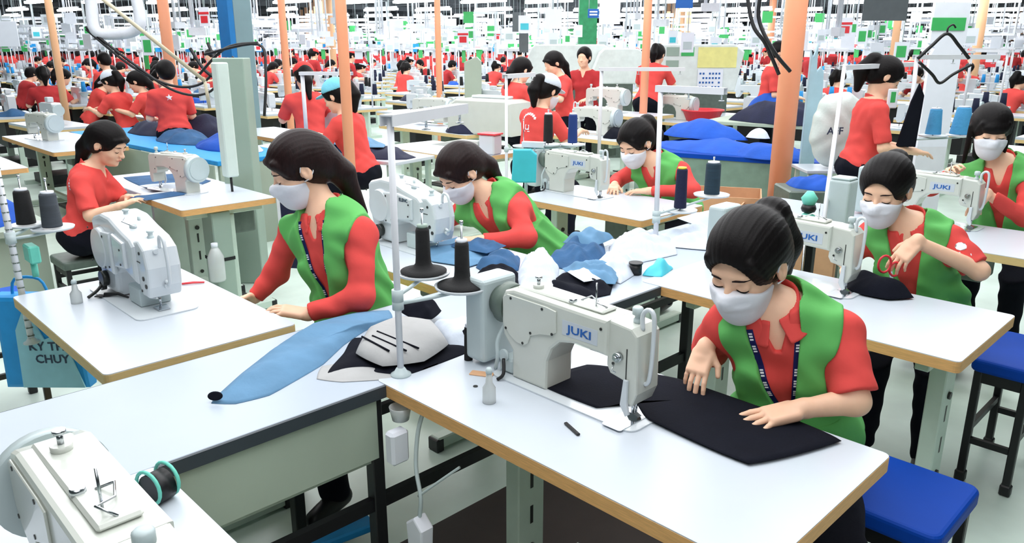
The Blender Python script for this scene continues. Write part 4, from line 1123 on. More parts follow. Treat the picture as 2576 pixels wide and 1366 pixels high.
# pile in the middle of the long table
G = 'cut garment pieces heaped in the middle of the long table'
for (nm, ol, z, h, lb, mt, sd, fo, fr) in [
    ('garment', [(-2.83, 2.16), (-2.86, 2.42), (-2.66, 2.44), (-2.45, 2.36), (-2.42, 2.12), (-2.60, 2.06)], .765, .03, 'blue denim coloured cut piece by the bent woman\'s machine', M_DENIM, 21, 0.014, 12),
    ('garment', [(-2.70, 2.22), (-2.66, 2.44), (-2.50, 2.42), (-2.46, 2.26)], .79, .03, 'dark blue cloth under the hands of the bent woman', M_SLATE, 22, 0.014, 18),
    ('garment', [(-2.40, 2.14), (-2.46, 2.26), (-2.37, 2.38), (-2.24, 2.24), (-2.26, 2.10)], .762, .075, 'rolled blue garment with a pale top fold', M_SLATE, 23, 0.020, 14),
    ('garment', [(-2.24, 1.97), (-2.34, 2.10), (-2.31, 2.22), (-2.15, 2.17), (-2.06, 2.06), (-2.08, 1.95)], .760, .070, 'round black bundle with white piping behind the right black spool', M_BLACKCL, 24, 0.017, 18),
    ('garment', [(-2.30, 2.32), (-2.40, 2.56), (-2.17, 2.42), (-1.95, 2.16), (-2.03, 2.04), (-2.16, 2.14)], .760, .075, 'crumpled white cloth beside the round black bundle', M_WHITECL, 25, 0.027, 17),
    ('garment', [(-2.24, 2.40), (-2.40, 2.72), (-2.29, 2.87), (-2.12, 2.68), (-2.06, 2.40)], .760, .080, 'dark and light blue patchwork garment in the heap', M_SLATE, 26, 0.031, 15),
    ('garment', [(-2.33, 2.62), (-2.36, 2.84), (-2.22, 2.86), (-2.18, 2.66)], .80, .065, 'light blue folded piece on top of the heap', M_DENIM, 27, 0.017, 15),
    ('garment', [(-2.23, 2.84), (-2.31, 3.12), (-2.12, 3.20), (-1.92, 2.95), (-1.97, 2.62), (-2.10, 2.68)], .760, .07, 'big crumpled white garment at the far end of the heap', M_WHITECL, 28, 0.041, 15),
    ('garment', [(-2.08, 2.55), (-2.09, 2.77), (-1.88, 2.62), (-1.82, 2.40), (-1.94, 2.42)], .760, .075, 'crumpled white cloth near the corner of the right table', M_WHITECL, 29, 0.031, 18),
    ('garment', [(-2.10, 2.36), (-2.08, 2.56), (-1.90, 2.50), (-1.80, 2.34), (-1.92, 2.26)], .775, .045, 'pale blue folded cuff with dark stripes', M_DENIM, 30, 0.020, 20),
    ('garment', [(-2.02, 2.16), (-2.08, 2.38), (-1.90, 2.46), (-1.76, 2.26), (-1.80, 2.10)], .760, .040, 'black cut piece at the front of the heap', M_BLACKCL, 31, 0.024, 14),
    ('garment', [(-2.00, 2.28), (-1.98, 2.36), (-1.84, 2.30), (-1.86, 2.22)], .797, .020, 'narrow white strip across the black cut piece', M_WHITECL, 32, 0.010, 20),
    ('garment', [(-2.36, 3.60), (-2.34, 4.05), (-2.05, 4.22), (-1.74, 4.05), (-1.73, 3.70), (-2.02, 3.46)], .762, .055, 'stack of white cut sheets behind the foreground woman\'s head', M_WHITECL, 33, 0.020, 9),
    ('garment', [(-2.20, 3.22), (-2.14, 3.52), (-1.90, 3.40), (-1.84, 3.12), (-2.02, 3.04)], .762, .05, 'loose white sheets on the long table before the teal spool', M_WHITECL, 34, 0.031, 12)]:
    cloth(nm, ol, z, h * .75, lb, 'garment', mt, seed=sd, fold=fo * .75, freq=fr * 1.5, group=G, rings=22, power=3.0, soft=.12)

# stand between long table and right table
thread_stand(-2.07, 2.99, 1.50, (.33, .02), [(-2.09, 3.21, .905, .082), (-2.13, 3.56, .93, .090)], 'white pole thread stand on the long table, navy and teal spools beside it', poletop=(-.10, .12), r=.012, arm_w=.016)
cone('thread_spool', -2.09, 3.21, .917, .030, .026, .19, mat('navy_thread', (18, 22, 58), .8, bump=.3, bscale=160), 'tall navy thread spool with yellow cap', core=M_YELLOW)
cone('thread_spool', -2.13, 3.56, .935, .040, .038, .16, M_TEALTH, 'fat dark teal thread spool with white core')
MB_ = MB().cyl((0, 0, 0), (0, 0, .10), .004, n=8).cyl((0, 0, .02), (0, 0, .06), .022, .02, n=16)
o = MB().cyl((0, 0, 0), (0, 0, .045), .026, n=20).cyl((0, 0, .045), (0, 0, .05), .03, n=20).build('black_bobbin', M_BLACK, None, (-1.865, 2.56, .76)); tag(o, 'short black bobbin by the near left corner of the right table', 'bobbin')
o = cloth('cyan_ribbon', [(-1.83, 2.56), (-1.86, 2.70), (-1.80, 2.74), (-1.76, 2.60)], .760, .05, 'turquoise ribbon coil at the corner of the right table', 'ribbon', M_TURQ, seed=41, fold=.014, freq=26)
# tall dark cloth under the needle of the right machine and woman's scissors
cloth('black_fabric', [(-1.14, 2.96), (-1.20, 3.08), (-1.02, 3.09), (-.92, 3.03), (-.98, 2.94), (-1.07, 2.93)], .7665, .07, 'black bunched fabric beside the needle of the machine at right', 'fabric', M_BLACKCL, seed=44, fold=.014, freq=16)
sc_ = empty('scissors', (-1.06, 3.085, .86), .9, 'red handled scissors dangling from the hand of the woman at right', 'scissors')
MB().tube([(.026 * math.cos(a), 0, .034 * math.sin(a)) for a in [i * math.pi / 8 for i in range(16)]], .0048, 8, closed=True).build('handle', M_REDPL, sc_)
MB().tube([(.045 + .022 * math.cos(a), 0, -.022 + .028 * math.sin(a)) for a in [i * math.pi / 8 for i in range(16)]], .0048, 8, closed=True).build('handle', M_REDPL, sc_)
MB().prism([(.02, -.03), (.035, -.03), (.06, -.12), (.052, -.12)], -.002, .002, 'Y').build('blade', M_CHROME, sc_)
# bangle and arm print
b = MB().box(-.06, .06, -.05, .05, 0, .05, bev=.006)
# things near the control box behind the right table
o = MB().box(-.055, .055, -.05, .05, 0, .26, bev=.012, seg=3).box(-.05, .05, -.045, .045, .26, .275, bev=.006).build('control_box', M_MGREY, None, (-1.60, 3.93, .77)); tag(o, 'grey control box standing between the woman with scissors and the orange column', 'control box')
t = empty('ribbon_holder', (-1.62, 3.60, .76), 0, 'black clamp with two turquoise ribbon tufts beside the head of the woman with scissors', 'clamp')
MB().cyl((0, 0, -.76), (0, 0, .10), .006, n=8).build('pin', M_CHROME, t)
MB().lathe([(.02, .10), (.035, .13), (.012, .15)], n=9).build('ribbon_tuft', M_TEAL, t)
MB().lathe([(.03, .15), (.036, .165), (.030, .185)], n=14).build('clamp_ring', M_BLACK, t)
MB().lathe([(.028, .185), (.04, .215), (.015, .25), (0, .25)], n=9).build('ribbon_tuft', M_TEAL, t)

# near left corner machine's black and teal coil
t = empty('coil', (-1.55, .495, .762), .3, 'black and teal wound ribbon beside the machine in the near left corner', 'ribbon')
MB().cyl((0, -.04, .03), (0, .0, .03), .034, n=20).build('black_reel', M_BLACK, t)
b = MB()
for yy in (-.042, .004): b.tube([(.036 * math.cos(a), yy, .038 + .036 * math.sin(a)) for a in [i * math.pi / 9 for i in range(18)]], .004, 6, closed=True)
b.build('teal_ring', M_TEAL, t)

# hanging blue white bag with hand lettering
t = empty('carrier_bag', (-3.47, .72, .32), math.radians(45), 'blue and white carrier bag with dark lettering hanging at the far left table edge', 'bag')
MB().prism([(-.17, 0), (.17, 0), (.15, .36), (.0, .40), (-.16, .40)], -.045, .045, 'Y', bev=.02, seg=2).build('sack', M_SKY, t)
MB().prism([(-.09, .01), (.165, .01), (.10, .25), (.03, .22), (-.03, .36), (-.08, .26)], -.052, -.046, 'Y').build('front_print', mat('pale_cyan_film', (150, 206, 222), .4), t)
for s_, zz, xx in (('KỲ TH', .19, .035), ('CHUY', .135, .05)):
    me = text_mesh(s_, .05, .0005); me.transform(Matrix.Translation((xx, -.0535, zz)) @ Matrix.Rotation(math.pi / 2, 4, 'X')); link_mesh('lettering', me, M_DINK, t)
MB().tube(smooth_path([(-.10, 0, .38), (-.08, 0, .46), (.02, 0, .46), (.05, 0, .38)], 4), .006, 6).build('strap', M_SKY, t)

# left tape stand with charcoal cones
thread_stand(-3.38, .655, 1.44, (-.20, -.02), [(-3.40, .80, .99, .075), (-3.48, .73, 1.0, .060)], 'white stand wrapped with measuring tape at the left edge, two charcoal cones on it', tape=True, poletop=(-.02, -.01), base_z=.55, r=.012)
cone('thread_cone', -3.40, .80, .996, .036, .030, .13, M_GREYTH, 'front charcoal thread cone on the tape wrapped stand')
cone('thread_cone', -3.48, .73, 1.006, .034, .028, .13, M_BLACKTH, 'darker thread cone behind the front one on the tape wrapped stand')
o = MB().box(-.045, .045, -.02, .02, 0, .07, bev=.006).cyl((0, 0, -.06), (0, 0, 0), .012, n=10).build('lubricator', M_TEAL, None, (-3.43, .72, .86)); tag(o, 'mint green box clipped on the tape wrapped stand', 'box')

# stools
stool(-.62, 2.15, 'blue padded stool under the foreground woman at the bottom right', h=.47, seat=(.34, .36))
stool(-.63, 3.42, 'blue padded stool with black square legs at the right edge', h=.53, seat=(.22, .44))
stool(-4.10, .62, 'bright blue stool left of the tape wrapped stand', h=.56, seat=(.36, .40), m=M_BLUECL)
stool(-4.3, 1.25, 'small blue stool behind the bulky white machine at left', h=.45, seat=(.30, .30), m=M_BLUECL)
stool(-5.42, 1.42, 'grey stool under the seated red shirted woman at left', h=.38, seat=(.32, .32), m=M_DKGREY)
stool(-2.95, 2.95, 'blue stool under the woman bending behind the black spools', h=.42, seat=(.30, .30))
o = MB().box(-.05, .05, -.16, .16, .0, .03, bev=.006).build('blue_board', M_SKY, None, (-2.02, 1.12, .10), -.15); tag(o, 'bright blue board lying low under the long table', 'board')
MB_ = MB().box(-1.95, -.62, .80, 2.05, .0005, .004); o = MB_.build('floor_tone', M_MATSHADE, None); tag(o, 'dark mat widened as painted shade on the floor below the foreground table', 'mat')  # dark mat spread wide to paint in the shade under the table
# plug box on a cord under the foreground table
t = empty('plug_box', (-1.53, 1.14, .30), 0, 'white plug box hanging on a grey cord below the foreground table', 'plug')
MB().prism([(-.03, 0), (.03, 0), (.036, .09), (.0, .12), (-.036, .09)], -.022, .022, 'Y', bev=.006).build('housing', M_PAPER, t)
MB().tube(smooth_path([(0, 0, .11), (.01, .0, .18), (-.02, .01, .26), (-.03, .03, .36), (-.02, .05, .43)], 5), .006, 6).tube(smooth_path([(.0, 0, .18), (.06, .02, .24), (.12, .05, .30)], 4), .004, 6).build('cord', M_MGREY, t)
o = MB().lathe([(.024, 0), (.032, .04), (.030, .04), (.023, .004), (0, .004)], n=20).build('cup', M_CLEAR, None, (-1.64, 1.17, .665)); tag(o, 'clear plastic cup tucked under the corner of the foreground table', 'cup')
o = MB().box(-.02, .02, -.03, .03, 0, .10, bev=.008).build('knee_pad', M_PAPER, None, (-1.62, 1.14, .55)); tag(o, 'white knee lifter pad under the corner of the foreground table', 'knee pad')
# wide box column, bottle, navy cabinet behind the left table
t = empty('box_column', (-5.30, 2.50, 0), math.radians(45), 'wide grey green box column with pale narrow face behind the left table', 'column')
MB().box(-.105, .105, -.08, .08, 0, 1.60, bev=.006).build('shaft', M_POSTGR, t)
t = empty('post', (-4.88, 2.22, .86), 0, 'pale square post ending above the plywood edged table, black peg below it', 'post')
MB().box(-.042, .042, -.04, .04, .0, .72, bev=.008).build('shaft', M_PEDGE, t)
MB().cyl((0, 0, -.10), (0, 0, .0), .008, n=10).build('peg', M_BLACK, t)
t = empty('leg_post', (-4.62, 1.98, 0), 0, 'pale green steel post with black straps below the plywood edged table', 'post')
MB().box(-.075, .075, -.06, .06, 0, .71, bev=.006).build('shaft', M_POSTGR, t)
MB().box(-.078, .078, -.063, .063, .40, .42).build('strap', M_BLACK, t)
t = empty('water_bottle', (-4.50, 1.90, .30), 0, 'clear water bottle hanging on the pale green steel post', 'bottle')
MB().lathe([(.045, 0), (.048, .01), (.048, .15), (.030, .19), (.018, .21)], n=20).build('flask', M_CLEAR, t)
MB().cyl((0, 0, .21), (0, 0, .235), .02, n=12).build('cap', M_PAPER, t)
t = empty('navy_cabinet', (-4.38, 2.42, .30), math.radians(35), 'dark navy panel in a white frame behind the standing woman', 'panel')
MB().box(-.12, .12, -.02, .02, 0, .50).build('panel', M_NAVY, t)
MB().box(-.14, -.12, -.025, .025, -.02, .52).build('frame_side', M_POLE, t); MB().box(-.14, .14, -.025, .025, .50, .52).build('frame_top', M_POLE, t)
# ------------------------------------------------------------------ middle distance
def worker_joints(x, y, yaw, stand, k=.94, reach=.42, lean=0.0, hz=None):
    """joint positions of a worker facing -Y turned by yaw degrees; x, y is the head position on plan"""
    if stand: J = dict(hip=(0, .02, .86), neck=(0, -.03 - lean, 1.31), head=(0, -.08 - lean * 1.3, 1.47 - lean * .2), ls=(.165, -.02 - lean, 1.26), rs=(-.165, -.02 - lean, 1.26), le=(.22, -.06 - lean, 1.01), re=(-.22, -.06 - lean, 1.01), lw=(.13, -reach + .12 - lean, .98), rw=(-.13, -reach + .12 - lean, .98), lt=(.09, -reach - lean, .96), rt=(-.09, -reach - lean, .96))
    else: J = dict(hip=(0, .06, .54), neck=(0, -.06 - lean, 1.0), head=(0, -.14 - lean * 1.4, 1.15 - lean * .25), ls=(.165, -.05 - lean, .95), rs=(-.165, -.05 - lean, .95), le=(.23, -.16 - lean, .76), re=(-.23, -.16 - lean, .76), lw=(.12, -reach - lean, .82), rw=(-.12, -reach - lean, .82), lt=(.07, -reach - .13 - lean, .80), rt=(-.07, -reach - .13 - lean, .80))
    a = math.radians(yaw); c, s = math.cos(a), math.sin(a); hx, hy = J['head'][0], J['head'][1]
    o = {}
    for n_, (px_, py_, pz_) in J.items():
        X_, Y_ = (px_ - hx) * k, (py_ - hy) * k
        o[n_] = (x + X_ * c - Y_ * s, y + X_ * s + Y_ * c, pz_ * k + (0 if stand else .03))
    return o
def worker(x, y, yaw, label, stand=False, hair='ponytail', pitch=24, group=None, k=.94, lean=0., headyaw=0, res=.010, capmat=None, reach=.42, red=None, hs=1.06, mask=False, sleeve='short', detail=False, dz=0):
    J = worker_joints(x, y, yaw, stand, k, reach, lean)
    if dz: J = {a: (v[0], v[1], v[2] + dz) for a, v in J.items()}
    return person('person', J, label, yaw=yaw + headyaw, pitch=pitch, res=res, vest=False, mask=mask, sleeve=sleeve, hair=hair, hs=hs, stand=stand, detail=detail, group=group, capmat=capmat, red=red)
M_DARKRED = mat('dark_red_cotton', (176, 40, 44), 0.85, var=0.06, bump=0.15, bscale=25)
a_ = worker(-8.40, 3.24, -100, 'red shirted worker with a white star on the back standing by the blue tables', stand=True, hair='short', k=.95)
back_print(a_, star_mesh(.035), .80, .03, M_PAPER, 'star_print')
h_ = worker(-2.125, 5.695, 128, 'red shirted woman with ponytail standing behind the white bar at right', stand=True, hair='ponytail', pitch=32, k=1.0, res=.007, detail=True, headyaw=0, dz=0)
d_ = worker(-4.61, 4.96, 176, 'red shirted worker in white cap seen from the back, white lettering across the shoulders', hair='ponytail', capmat=M_WHITECL, k=1.02, res=.008, dz=.10, mask=True)
for i, ch in enumerate('GARMENT'): pass
b = MB()
for i in range(7):
    a = (i - 3) * .30; x = math.sin(a) * .085; y = math.cos(a) * .085 - .085
    b.box(x - .010, x + .010, y - .012, y + .010, -.0003, .0003); 
back_print(d_, b.mesh('arc'), .90, .0, M_PAPER, 'arc_print')
b = MB().box(-.022, .022, -.03, .012, -.0003, .0003).box(-.03, .03, -.045, -.038, -.0003, .0003)
back_print(d_, b.mesh('emblem'), .68, .0, M_PAPER, 'emblem_print')
M_REDCAP = mat('red_cap_cloth', (220, 54, 50), .8)
b_ = worker(-6.92, 3.98, -110, 'red shirted worker in red and white cap beside the left orange column', hair='long', k=1.0, capmat=M_REDCAP, dz=.20, res=.010, stand=False)
c_ = worker(-5.60, 3.50, -62, 'red shirted worker with cyan patterned head scarf, left of the tall orange column', hair='ponytail', k=1.0, capmat=M_CYANCAP, dz=.10, res=.008)
e_ = worker(-6.15, 6.20, 170, 'dark haired worker in red shirt seated behind the worker in white cap', hair='long', k=1.0, dz=.24)
f_ = worker(-6.78, 7.97, 20, 'worker in dark red shirt standing between the white partition boards', stand=True, hair='short', k=1.04, red=M_DARKRED, pitch=5)
g_ = worker(-6.09, 8.62, 195, 'dark haired worker in red leaning left of the big white board', hair='ponytail', k=1.0, lean=.08, dz=.40)
i_ = worker(-4.51, 8.81, 120, 'dark haired worker half hidden behind the thick orange column', hair='short', k=1.0, stand=True, dz=.12)
j_ = worker(-6.31, 6.87, -20, 'red shirted worker in profile right of the hanging grey box', hair='long', k=1.0, dz=.30)
worker(-10.96, 3.51, -60, 'worker in wide pale hat bending over work at left', hair='ponytail', capmat=M_WHITECL, k=1.0, dz=.05)
worker(-10.72, 3.75, -40, 'black haired worker in pinkish red shirt right of the pale hatted worker', hair='long', k=1.0, dz=.05)
worker(-13.29, 4.21, -80, 'dark haired worker in red standing far left between posts', stand=True, hair='short', k=.98)
worker(-12.74, 3.20, -100, 'worker in dark red bending by the pale orange column', hair='ponytail', k=1.0, red=M_DARKRED, dz=.08)
worker(-4.95, .40, 60, 'red sleeved worker cut off by the left edge of the photo', hair='short', k=.9, dz=-.08)

table(-6.20, -4.95, 4.32, 4.98, 'white table with pale edge behind the thread pole, button machine on it', edge=M_WOODL)
table(-7.90, -6.30, 5.50, 6.10, 'round ended white table under the long grey bar', edge=M_WOODL)
table(-6.00, -4.83, 6.20, 6.85, 'white table where the white capped worker sews', edge=M_WOODL)
table(-6.60, -5.10, 8.30, 8.95, 'white table with red basket right of the middle white pole', edge=M_WOODL)
table(-9.70, -7.85, 1.95, 2.60, 'white table at left with an old sewing machine, below the slanted orange column')
table(-9.3, -7.0, .95, 1.55, 'white table at the left edge behind the tape wrapped stand')
table(-8.6, -7.2, 3.9, 4.5, 'white table below the worker in the red and white cap')
sewing_machine((-9.25, 2.15, .76), 'old cream sewing machine with disc on the table at left below the orange column', rz=math.pi + .2, motor=False, brand=False, loop=False)
sewing_machine((-9.0, 1.25, .76), 'pale sewing machine cut by the left edge of the photo', rz=math.pi - .5, motor=False, brand=False, loop=False)
sewing_machine((-5.62, 6.52, .76), 'white sewing machine in front of the worker with the white cap', rz=math.pi + .1, motor=False, brand=False, sc=1.1)
sewing_machine((-6.30, 7.55, .90), 'white sewing machine above and behind the one of the white capped worker', rz=math.pi + .1, motor=False, brand=False, sc=1.1, loop=False)
table(-6.7, -5.3, 7.3, 7.9, 'white table behind the white capped worker', edge=M_WOODL, z=.90)
sewing_machine((-6.05, 8.62, .76), 'white sewing machine left of the red basket', rz=math.pi + .1, motor=False, brand=False, sc=1.15)
heavy_machine((-6.9, 4.20, .80), 'white machine in front of the red and white capped worker', rz=math.pi, sc=.9)
sewing_machine((-7.65, 5.9, .80), 'white sewing machine right of the tall orange column', rz=math.pi + .3, motor=False, brand=False, sc=1.05, loop=False)
sewing_machine((-6.85, 5.80, .80), 'second white sewing machine right of the tall orange column', rz=math.pi + .3, motor=False, brand=False, sc=1.05, loop=False)
# button machine and its box
t = empty('button_machine', (-5.25, 4.62, .76), .25, 'low grey button machine with flat arm and pink white head behind the thread pole', 'sewing machine')
MB().prism([(-.42, .05), (-.10, .11), (.12, .11), (.12, .05), (-.10, .04)], -.04, .04, 'Y', bev=.006).build('arm', M_CREAM, t)
MB().box(-.10, .10, -.07, .07, 0, .06, bev=.01).build('base', M_MACH, t)
MB().box(.14, .30, -.06, .08, 0, .17, bev=.012).build('head', M_MACH, t)
MB().box(.13, .31, -.065, .085, .17, .185, bev=.004).build('red_lid', M_REDPL, t)
t = empty('control_cabinet', (-6.30, 5.85, .76), .2, 'large beige machine cabinet with rounded top in the middle left', 'cabinet')
MB().prism([(-.42, 0), (.42, 0), (.42, .34), (.34, .37), (-.30, .37), (-.42, .30)], -.22, .22, 'Y', bev=.02, seg=2).build('body', M_CREAM, t)
MB().box(-.25, .25, .0, .15, .37, .40, bev=.01).build('lid', M_MACH, t)
# red basket
t = empty('basket', (-5.45, 8.75, .76), 0, 'round red plastic basket on the white table', 'basket')
MB().lathe([(.20, 0), (.25, .13), (.27, .13), (.27, .145), (.24, .145), (.19, .01), (0, .01)], n=28).build('bowl', M_REDPL, t)

# blue tables and fabrics at left
t = empty('blue_table', (-7.95, 3.05, 0), math.radians(3), 'long table with bright blue top at left, fabrics on it', 'table')
MB().box(-1.75, 1.65, -.38, .38, .72, .76, bev=.004).build('tabletop', M_SKY, t)
MB().box(-1.7, 1.6, -.40, -.385, .0, .72).build('side_panel', M_PANEL, t)
MB().box(1.60, 1.64, -.36, .36, 0, .72).build('end_panel', M_PANEL, t)
for k, (x, y, rx, ry, h, m_, lb) in enumerate([(-8.9, 3.25, .55, .25, .12, M_NAVY, 'navy fabric stack on the blue table'), (-7.9, 3.15, .50, .22, .10, M_SLATE, 'mid blue fabric stack on the blue table'),
        (-7.1, 3.2, .40, .22, .13, M_BLUECL, 'royal blue fabric heap at the right end of the blue table'), (-8.3, 3.55, .7, .22, .20, M_NAVY, 'long navy fabric pile behind the blue table'), (-6.75, 3.2, .22, .18, .06, M_WHITECL, 'white folded cloth at the end of the blue table')]):
    cloth('fabric_stack', [(x + rx * math.cos(a) * (1 + .12 * math.sin(3 * a + k)), y + ry * math.sin(a)) for a in [i * math.pi / 5 for i in range(10)]], .762, h, lb, 'fabric', m_, seed=60 + k, fold=.03, freq=7)
# cut pieces on P7's work surface
t = empty('work_surface', (-5.75, 2.10, 0), 0, 'low work surface left of the plywood edged table, cut pieces on it', 'table')
MB().box(-.50, .50, -.30, .30, .71, .74, bev=.004).build('tabletop', M_WHITE, t)
for sx in (-.45, .45): MB().box(sx - .02, sx + .02, -.25, .25, 0, .71).build('leg', M_STEEL, t)
cloth('fabric_piece', [(-6.1, 1.95), (-6.0, 2.3), (-5.5, 2.35), (-5.30, 2.1), (-5.5, 1.9)], .741, .015, 'blue cut piece beside the seated red shirted woman', 'fabric', M_SLATE, seed=71, fold=.006, freq=8)
cloth('fabric_piece', [(-5.55, 1.86), (-5.45, 2.15), (-5.28, 2.2), (-5.22, 1.95)], .757, .02, 'white sheet on the blue cut piece by the seated woman', 'fabric', M_WHITECL, seed=72, fold=.004, freq=8)
cloth('fabric_piece', [(-5.13, 1.66), (-5.10, 1.95), (-4.98, 1.97), (-4.95, 1.70)], .7615, .015, 'dark blue strip in the hands of the seated red shirted woman', 'fabric', M_SLATE, seed=73, fold=.006, freq=10)
# blue heap left and cabinet
cloth('blue_heap', [(-6.9, .9), (-6.8, 1.3), (-6.2, 1.35), (-5.9, 1.0), (-6.3, .8)], .52, .16, 'bright blue bundle behind the tape wrapped stand', 'fabric', M_BLUECL, seed=75, fold=.03, freq=7)
t = empty('low_bench', (-6.4, 1.08, 0), 0, 'low grey bench carrying the bright blue bundle', 'bench')
MB().box(-.6, .6, -.3, .3, .48, .52).build('top', M_PANEL, t)
for sx in (-.5, .5): MB().box(sx - .03, sx + .03, -.25, .25, 0, .48).build('leg', M_PANEL, t)

# navy garments on the table in front of the scarf worker
t = empty('trolley_table', (-6.25, 3.90, 0), math.radians(12), 'white table heaped with dark blue trousers behind the standing woman', 'table')
MB().box(-.95, .95, -.30, .30, .72, .75, bev=.004).build('tabletop', M_WHITE, t)
for sx in (-.85, .85):
    for sy in (-.25, .25): MB().box(sx - .02, sx + .02, sy - .02, sy + .02, 0, .72).build('leg', M_STEEL, t)
for k, (x, y, rx, ry, z, h, m_, lb) in enumerate([(-5.75, 3.98, .42, .24, .751, .08, M_NAVY, 'navy trousers stacked at the near end of the white table'), (-6.5, 3.85, .42, .24, .751, .09, M_SLATE, 'steel blue trousers stacked at the far end of the white table'), (-6.05, 3.95, .40, .2, .83, .05, M_DENIM, 'lighter blue trousers on top of the navy stack')]):
    cloth('trousers_stack', [(x + rx * math.cos(a) * (1 + .1 * math.sin(3 * a + k)), y + ry * math.sin(a)) for a in [i * math.pi / 5 for i in range(10)]], z, h, lb, 'garment', m_, seed=80 + k, fold=.02, freq=9)

# royal blue heap on the green sided bench, cartons, round column
t = empty('green_bench', (-3.90, 6.85, 0), math.radians(14), 'long bench with grey green side under the royal blue heap', 'bench')
MB().box(-.85, 1.0, -.45, .45, .66, .70).build('top', M_BLUE, t)
MB().box(-.83, .98, -.44, -.42, 0, .66).build('side_panel', mat('sage_panel', (112, 138, 124), .6, var=.1), t)
MB().box(.96, .98, -.42, .44, 0, .66).build('end_panel', M_PANEL, t)
for k, (x, y, rx, ry, z, h, m_, lb) in enumerate([(-4.05, 6.80, .75, .36, .70, .10, M_BLUECL, 'royal blue cloth spread over the long bench'), (-4.35, 7.0, .48, .26, .79, .17, M_BLUECL, 'big smooth royal blue bundle on the heap'), (-3.45, 6.75, .34, .30, .70, .12, M_BLUECL, 'royal blue bundle right beside the thick orange column'), (-3.75, 7.05, .12, .09, .82, .07, M_WHITECL, 'small white packet on the royal blue heap')]):
    cloth('blue_heap', [(x + rx * math.cos(a) * (1 + .1 * math.sin(3 * a + k)), y + ry * math.sin(a)) for a in [i * math.pi / 5 for i in range(10)]], z, h, lb, 'fabric', m_, seed=90 + k, fold=.022, freq=6)
for x, y, sx, sy, h, lb, rz in ((-3.22, 5.55, .30, .24, .55, 'open brown carton left of the thick orange column', .5), (-2.55, 5.35, .36, .28, .52, 'open brown carton right of the thick orange column', .35)):
    t = empty('carton', (x, y, 0), rz, lb, 'carton')
    for (a0, a1, b0, b1) in ((-sx, sx, -sy, -sy + .01), (-sx, sx, sy - .01, sy), (-sx, -sx + .01, -sy, sy), (sx - .01, sx, -sy, sy)): MB().box(a0, a1, b0, b1, 0, h).build('side', M_CARD, t)
    MB().box(-sx, sx, -sy, sy, 0, .01).build('bottom', M_CARD, t)
def column(x, y, r, m_, label, z1=4.02, tilt=None, name='orange_column', band=None):
    t = empty(name, (x, y, 0), 0, label, 'column')
    MB().cyl((0, 0, 0), (tilt[0] if tilt else 0, tilt[1] if tilt else 0, z1), r, n=28).build('shaft', m_, t)
    MB().cyl((0, 0, 0), (0, 0, .05), r * 1.25, n=28).build('base_ring', M_MGREY, t)
    return t
column(-2.98, 6.02, .085, M_ORANGE, 'thick bright orange column at right behind the foreground woman')
# light blue sheet wrapped at the right of the column
t = empty('blue_sheet', (-2.92, 6.22, .5), math.radians(45), 'pale blue hanging sheet right beside the thick orange column', 'sheet')
MB().prism([(.0, .12), (.115, .12), (.125, .8), (.115, .98), (.09, 1.02), (.06, .98), (.05, 1.2), (.02, 1.08), (.0, 1.15)], -.02, .02, 'Y', bev=.006).build('film', mat('pale_blue_film', (166, 200, 214), .35), t)
# laundry bags
t = empty('laundry_bag', (-2.57, 6.03, .76), math.radians(45), 'big off white sack with dark letters beside the thick orange column', 'bag')
bg = sdf_mesh('sack', lambda P: smin(ell(P, (0, 0, .27), (.19, .12, .26)), ell(P, (.02, 0, .46), (.16, .10, .12)), .08) + .006 * np.sin(P[:, 0] * 40 + 3 * np.sin(P[:, 2] * 15)), (-.45, -.35, -.15), (.45, .35, .85), .014)
link_mesh('sack', bg, mat('off_white_canvas', (206, 216, 212), .8, bump=.2), t)
me = text_mesh('AFF', .075, .001); me.transform(Matrix.Translation((-.06, -.150, .30)) @ Matrix.Rotation(math.pi / 2, 4, 'X')); link_mesh('lettering', me, M_DINK, t)

# more stands
thread_stand(-4.15, 4.02, 1.48, (-.12, .40), [(-4.10, 4.15, .96, .08)], 'white thread stand with short bar left of the white capped worker', base_z=.0, r=.011)
thread_stand(-1.55, 3.62, 1.56, (-.02, 1.25), [], 'slanted white thread stand with long bar in front of the ponytailed standing woman', poletop=(-.60, 1.45), r=.012, base_z=.78)
thread_stand(-1.90, 5.66, 1.62, (.36, .46), [(-1.83, 5.9, 1.08, .09), (-1.70, 6.05, 1.08, .09)], 'white thread stand with long bar below the black hanger', base_z=.60, r=.014, arm_w=.02, poletop=(-.03, .02))
cone('thread_cone', -1.83, 5.9, 1.09, .05, .038, .17, mat('sky_thread', (70, 150, 200), .8, bump=.3), 'left sky blue thread cone on the right stand')
cone('thread_cone', -1.70, 6.05, 1.09, .07, .045, .18, MATS['sky_thread'], 'right sky blue thread cone on the right stand, wider than its neighbour')
thread_stand(-6.55, 3.75, 1.45, (.36, .30), [], 'white thread stand with bar before the red and white capped worker', base_z=.75, r=.018, arm_w=.03)
thread_stand(-4.35, 5.35, 1.50, (.5, .5), [], 'white thread stand with long bar in front of the middle white machine', base_z=.6, r=.016, arm_w=.03)
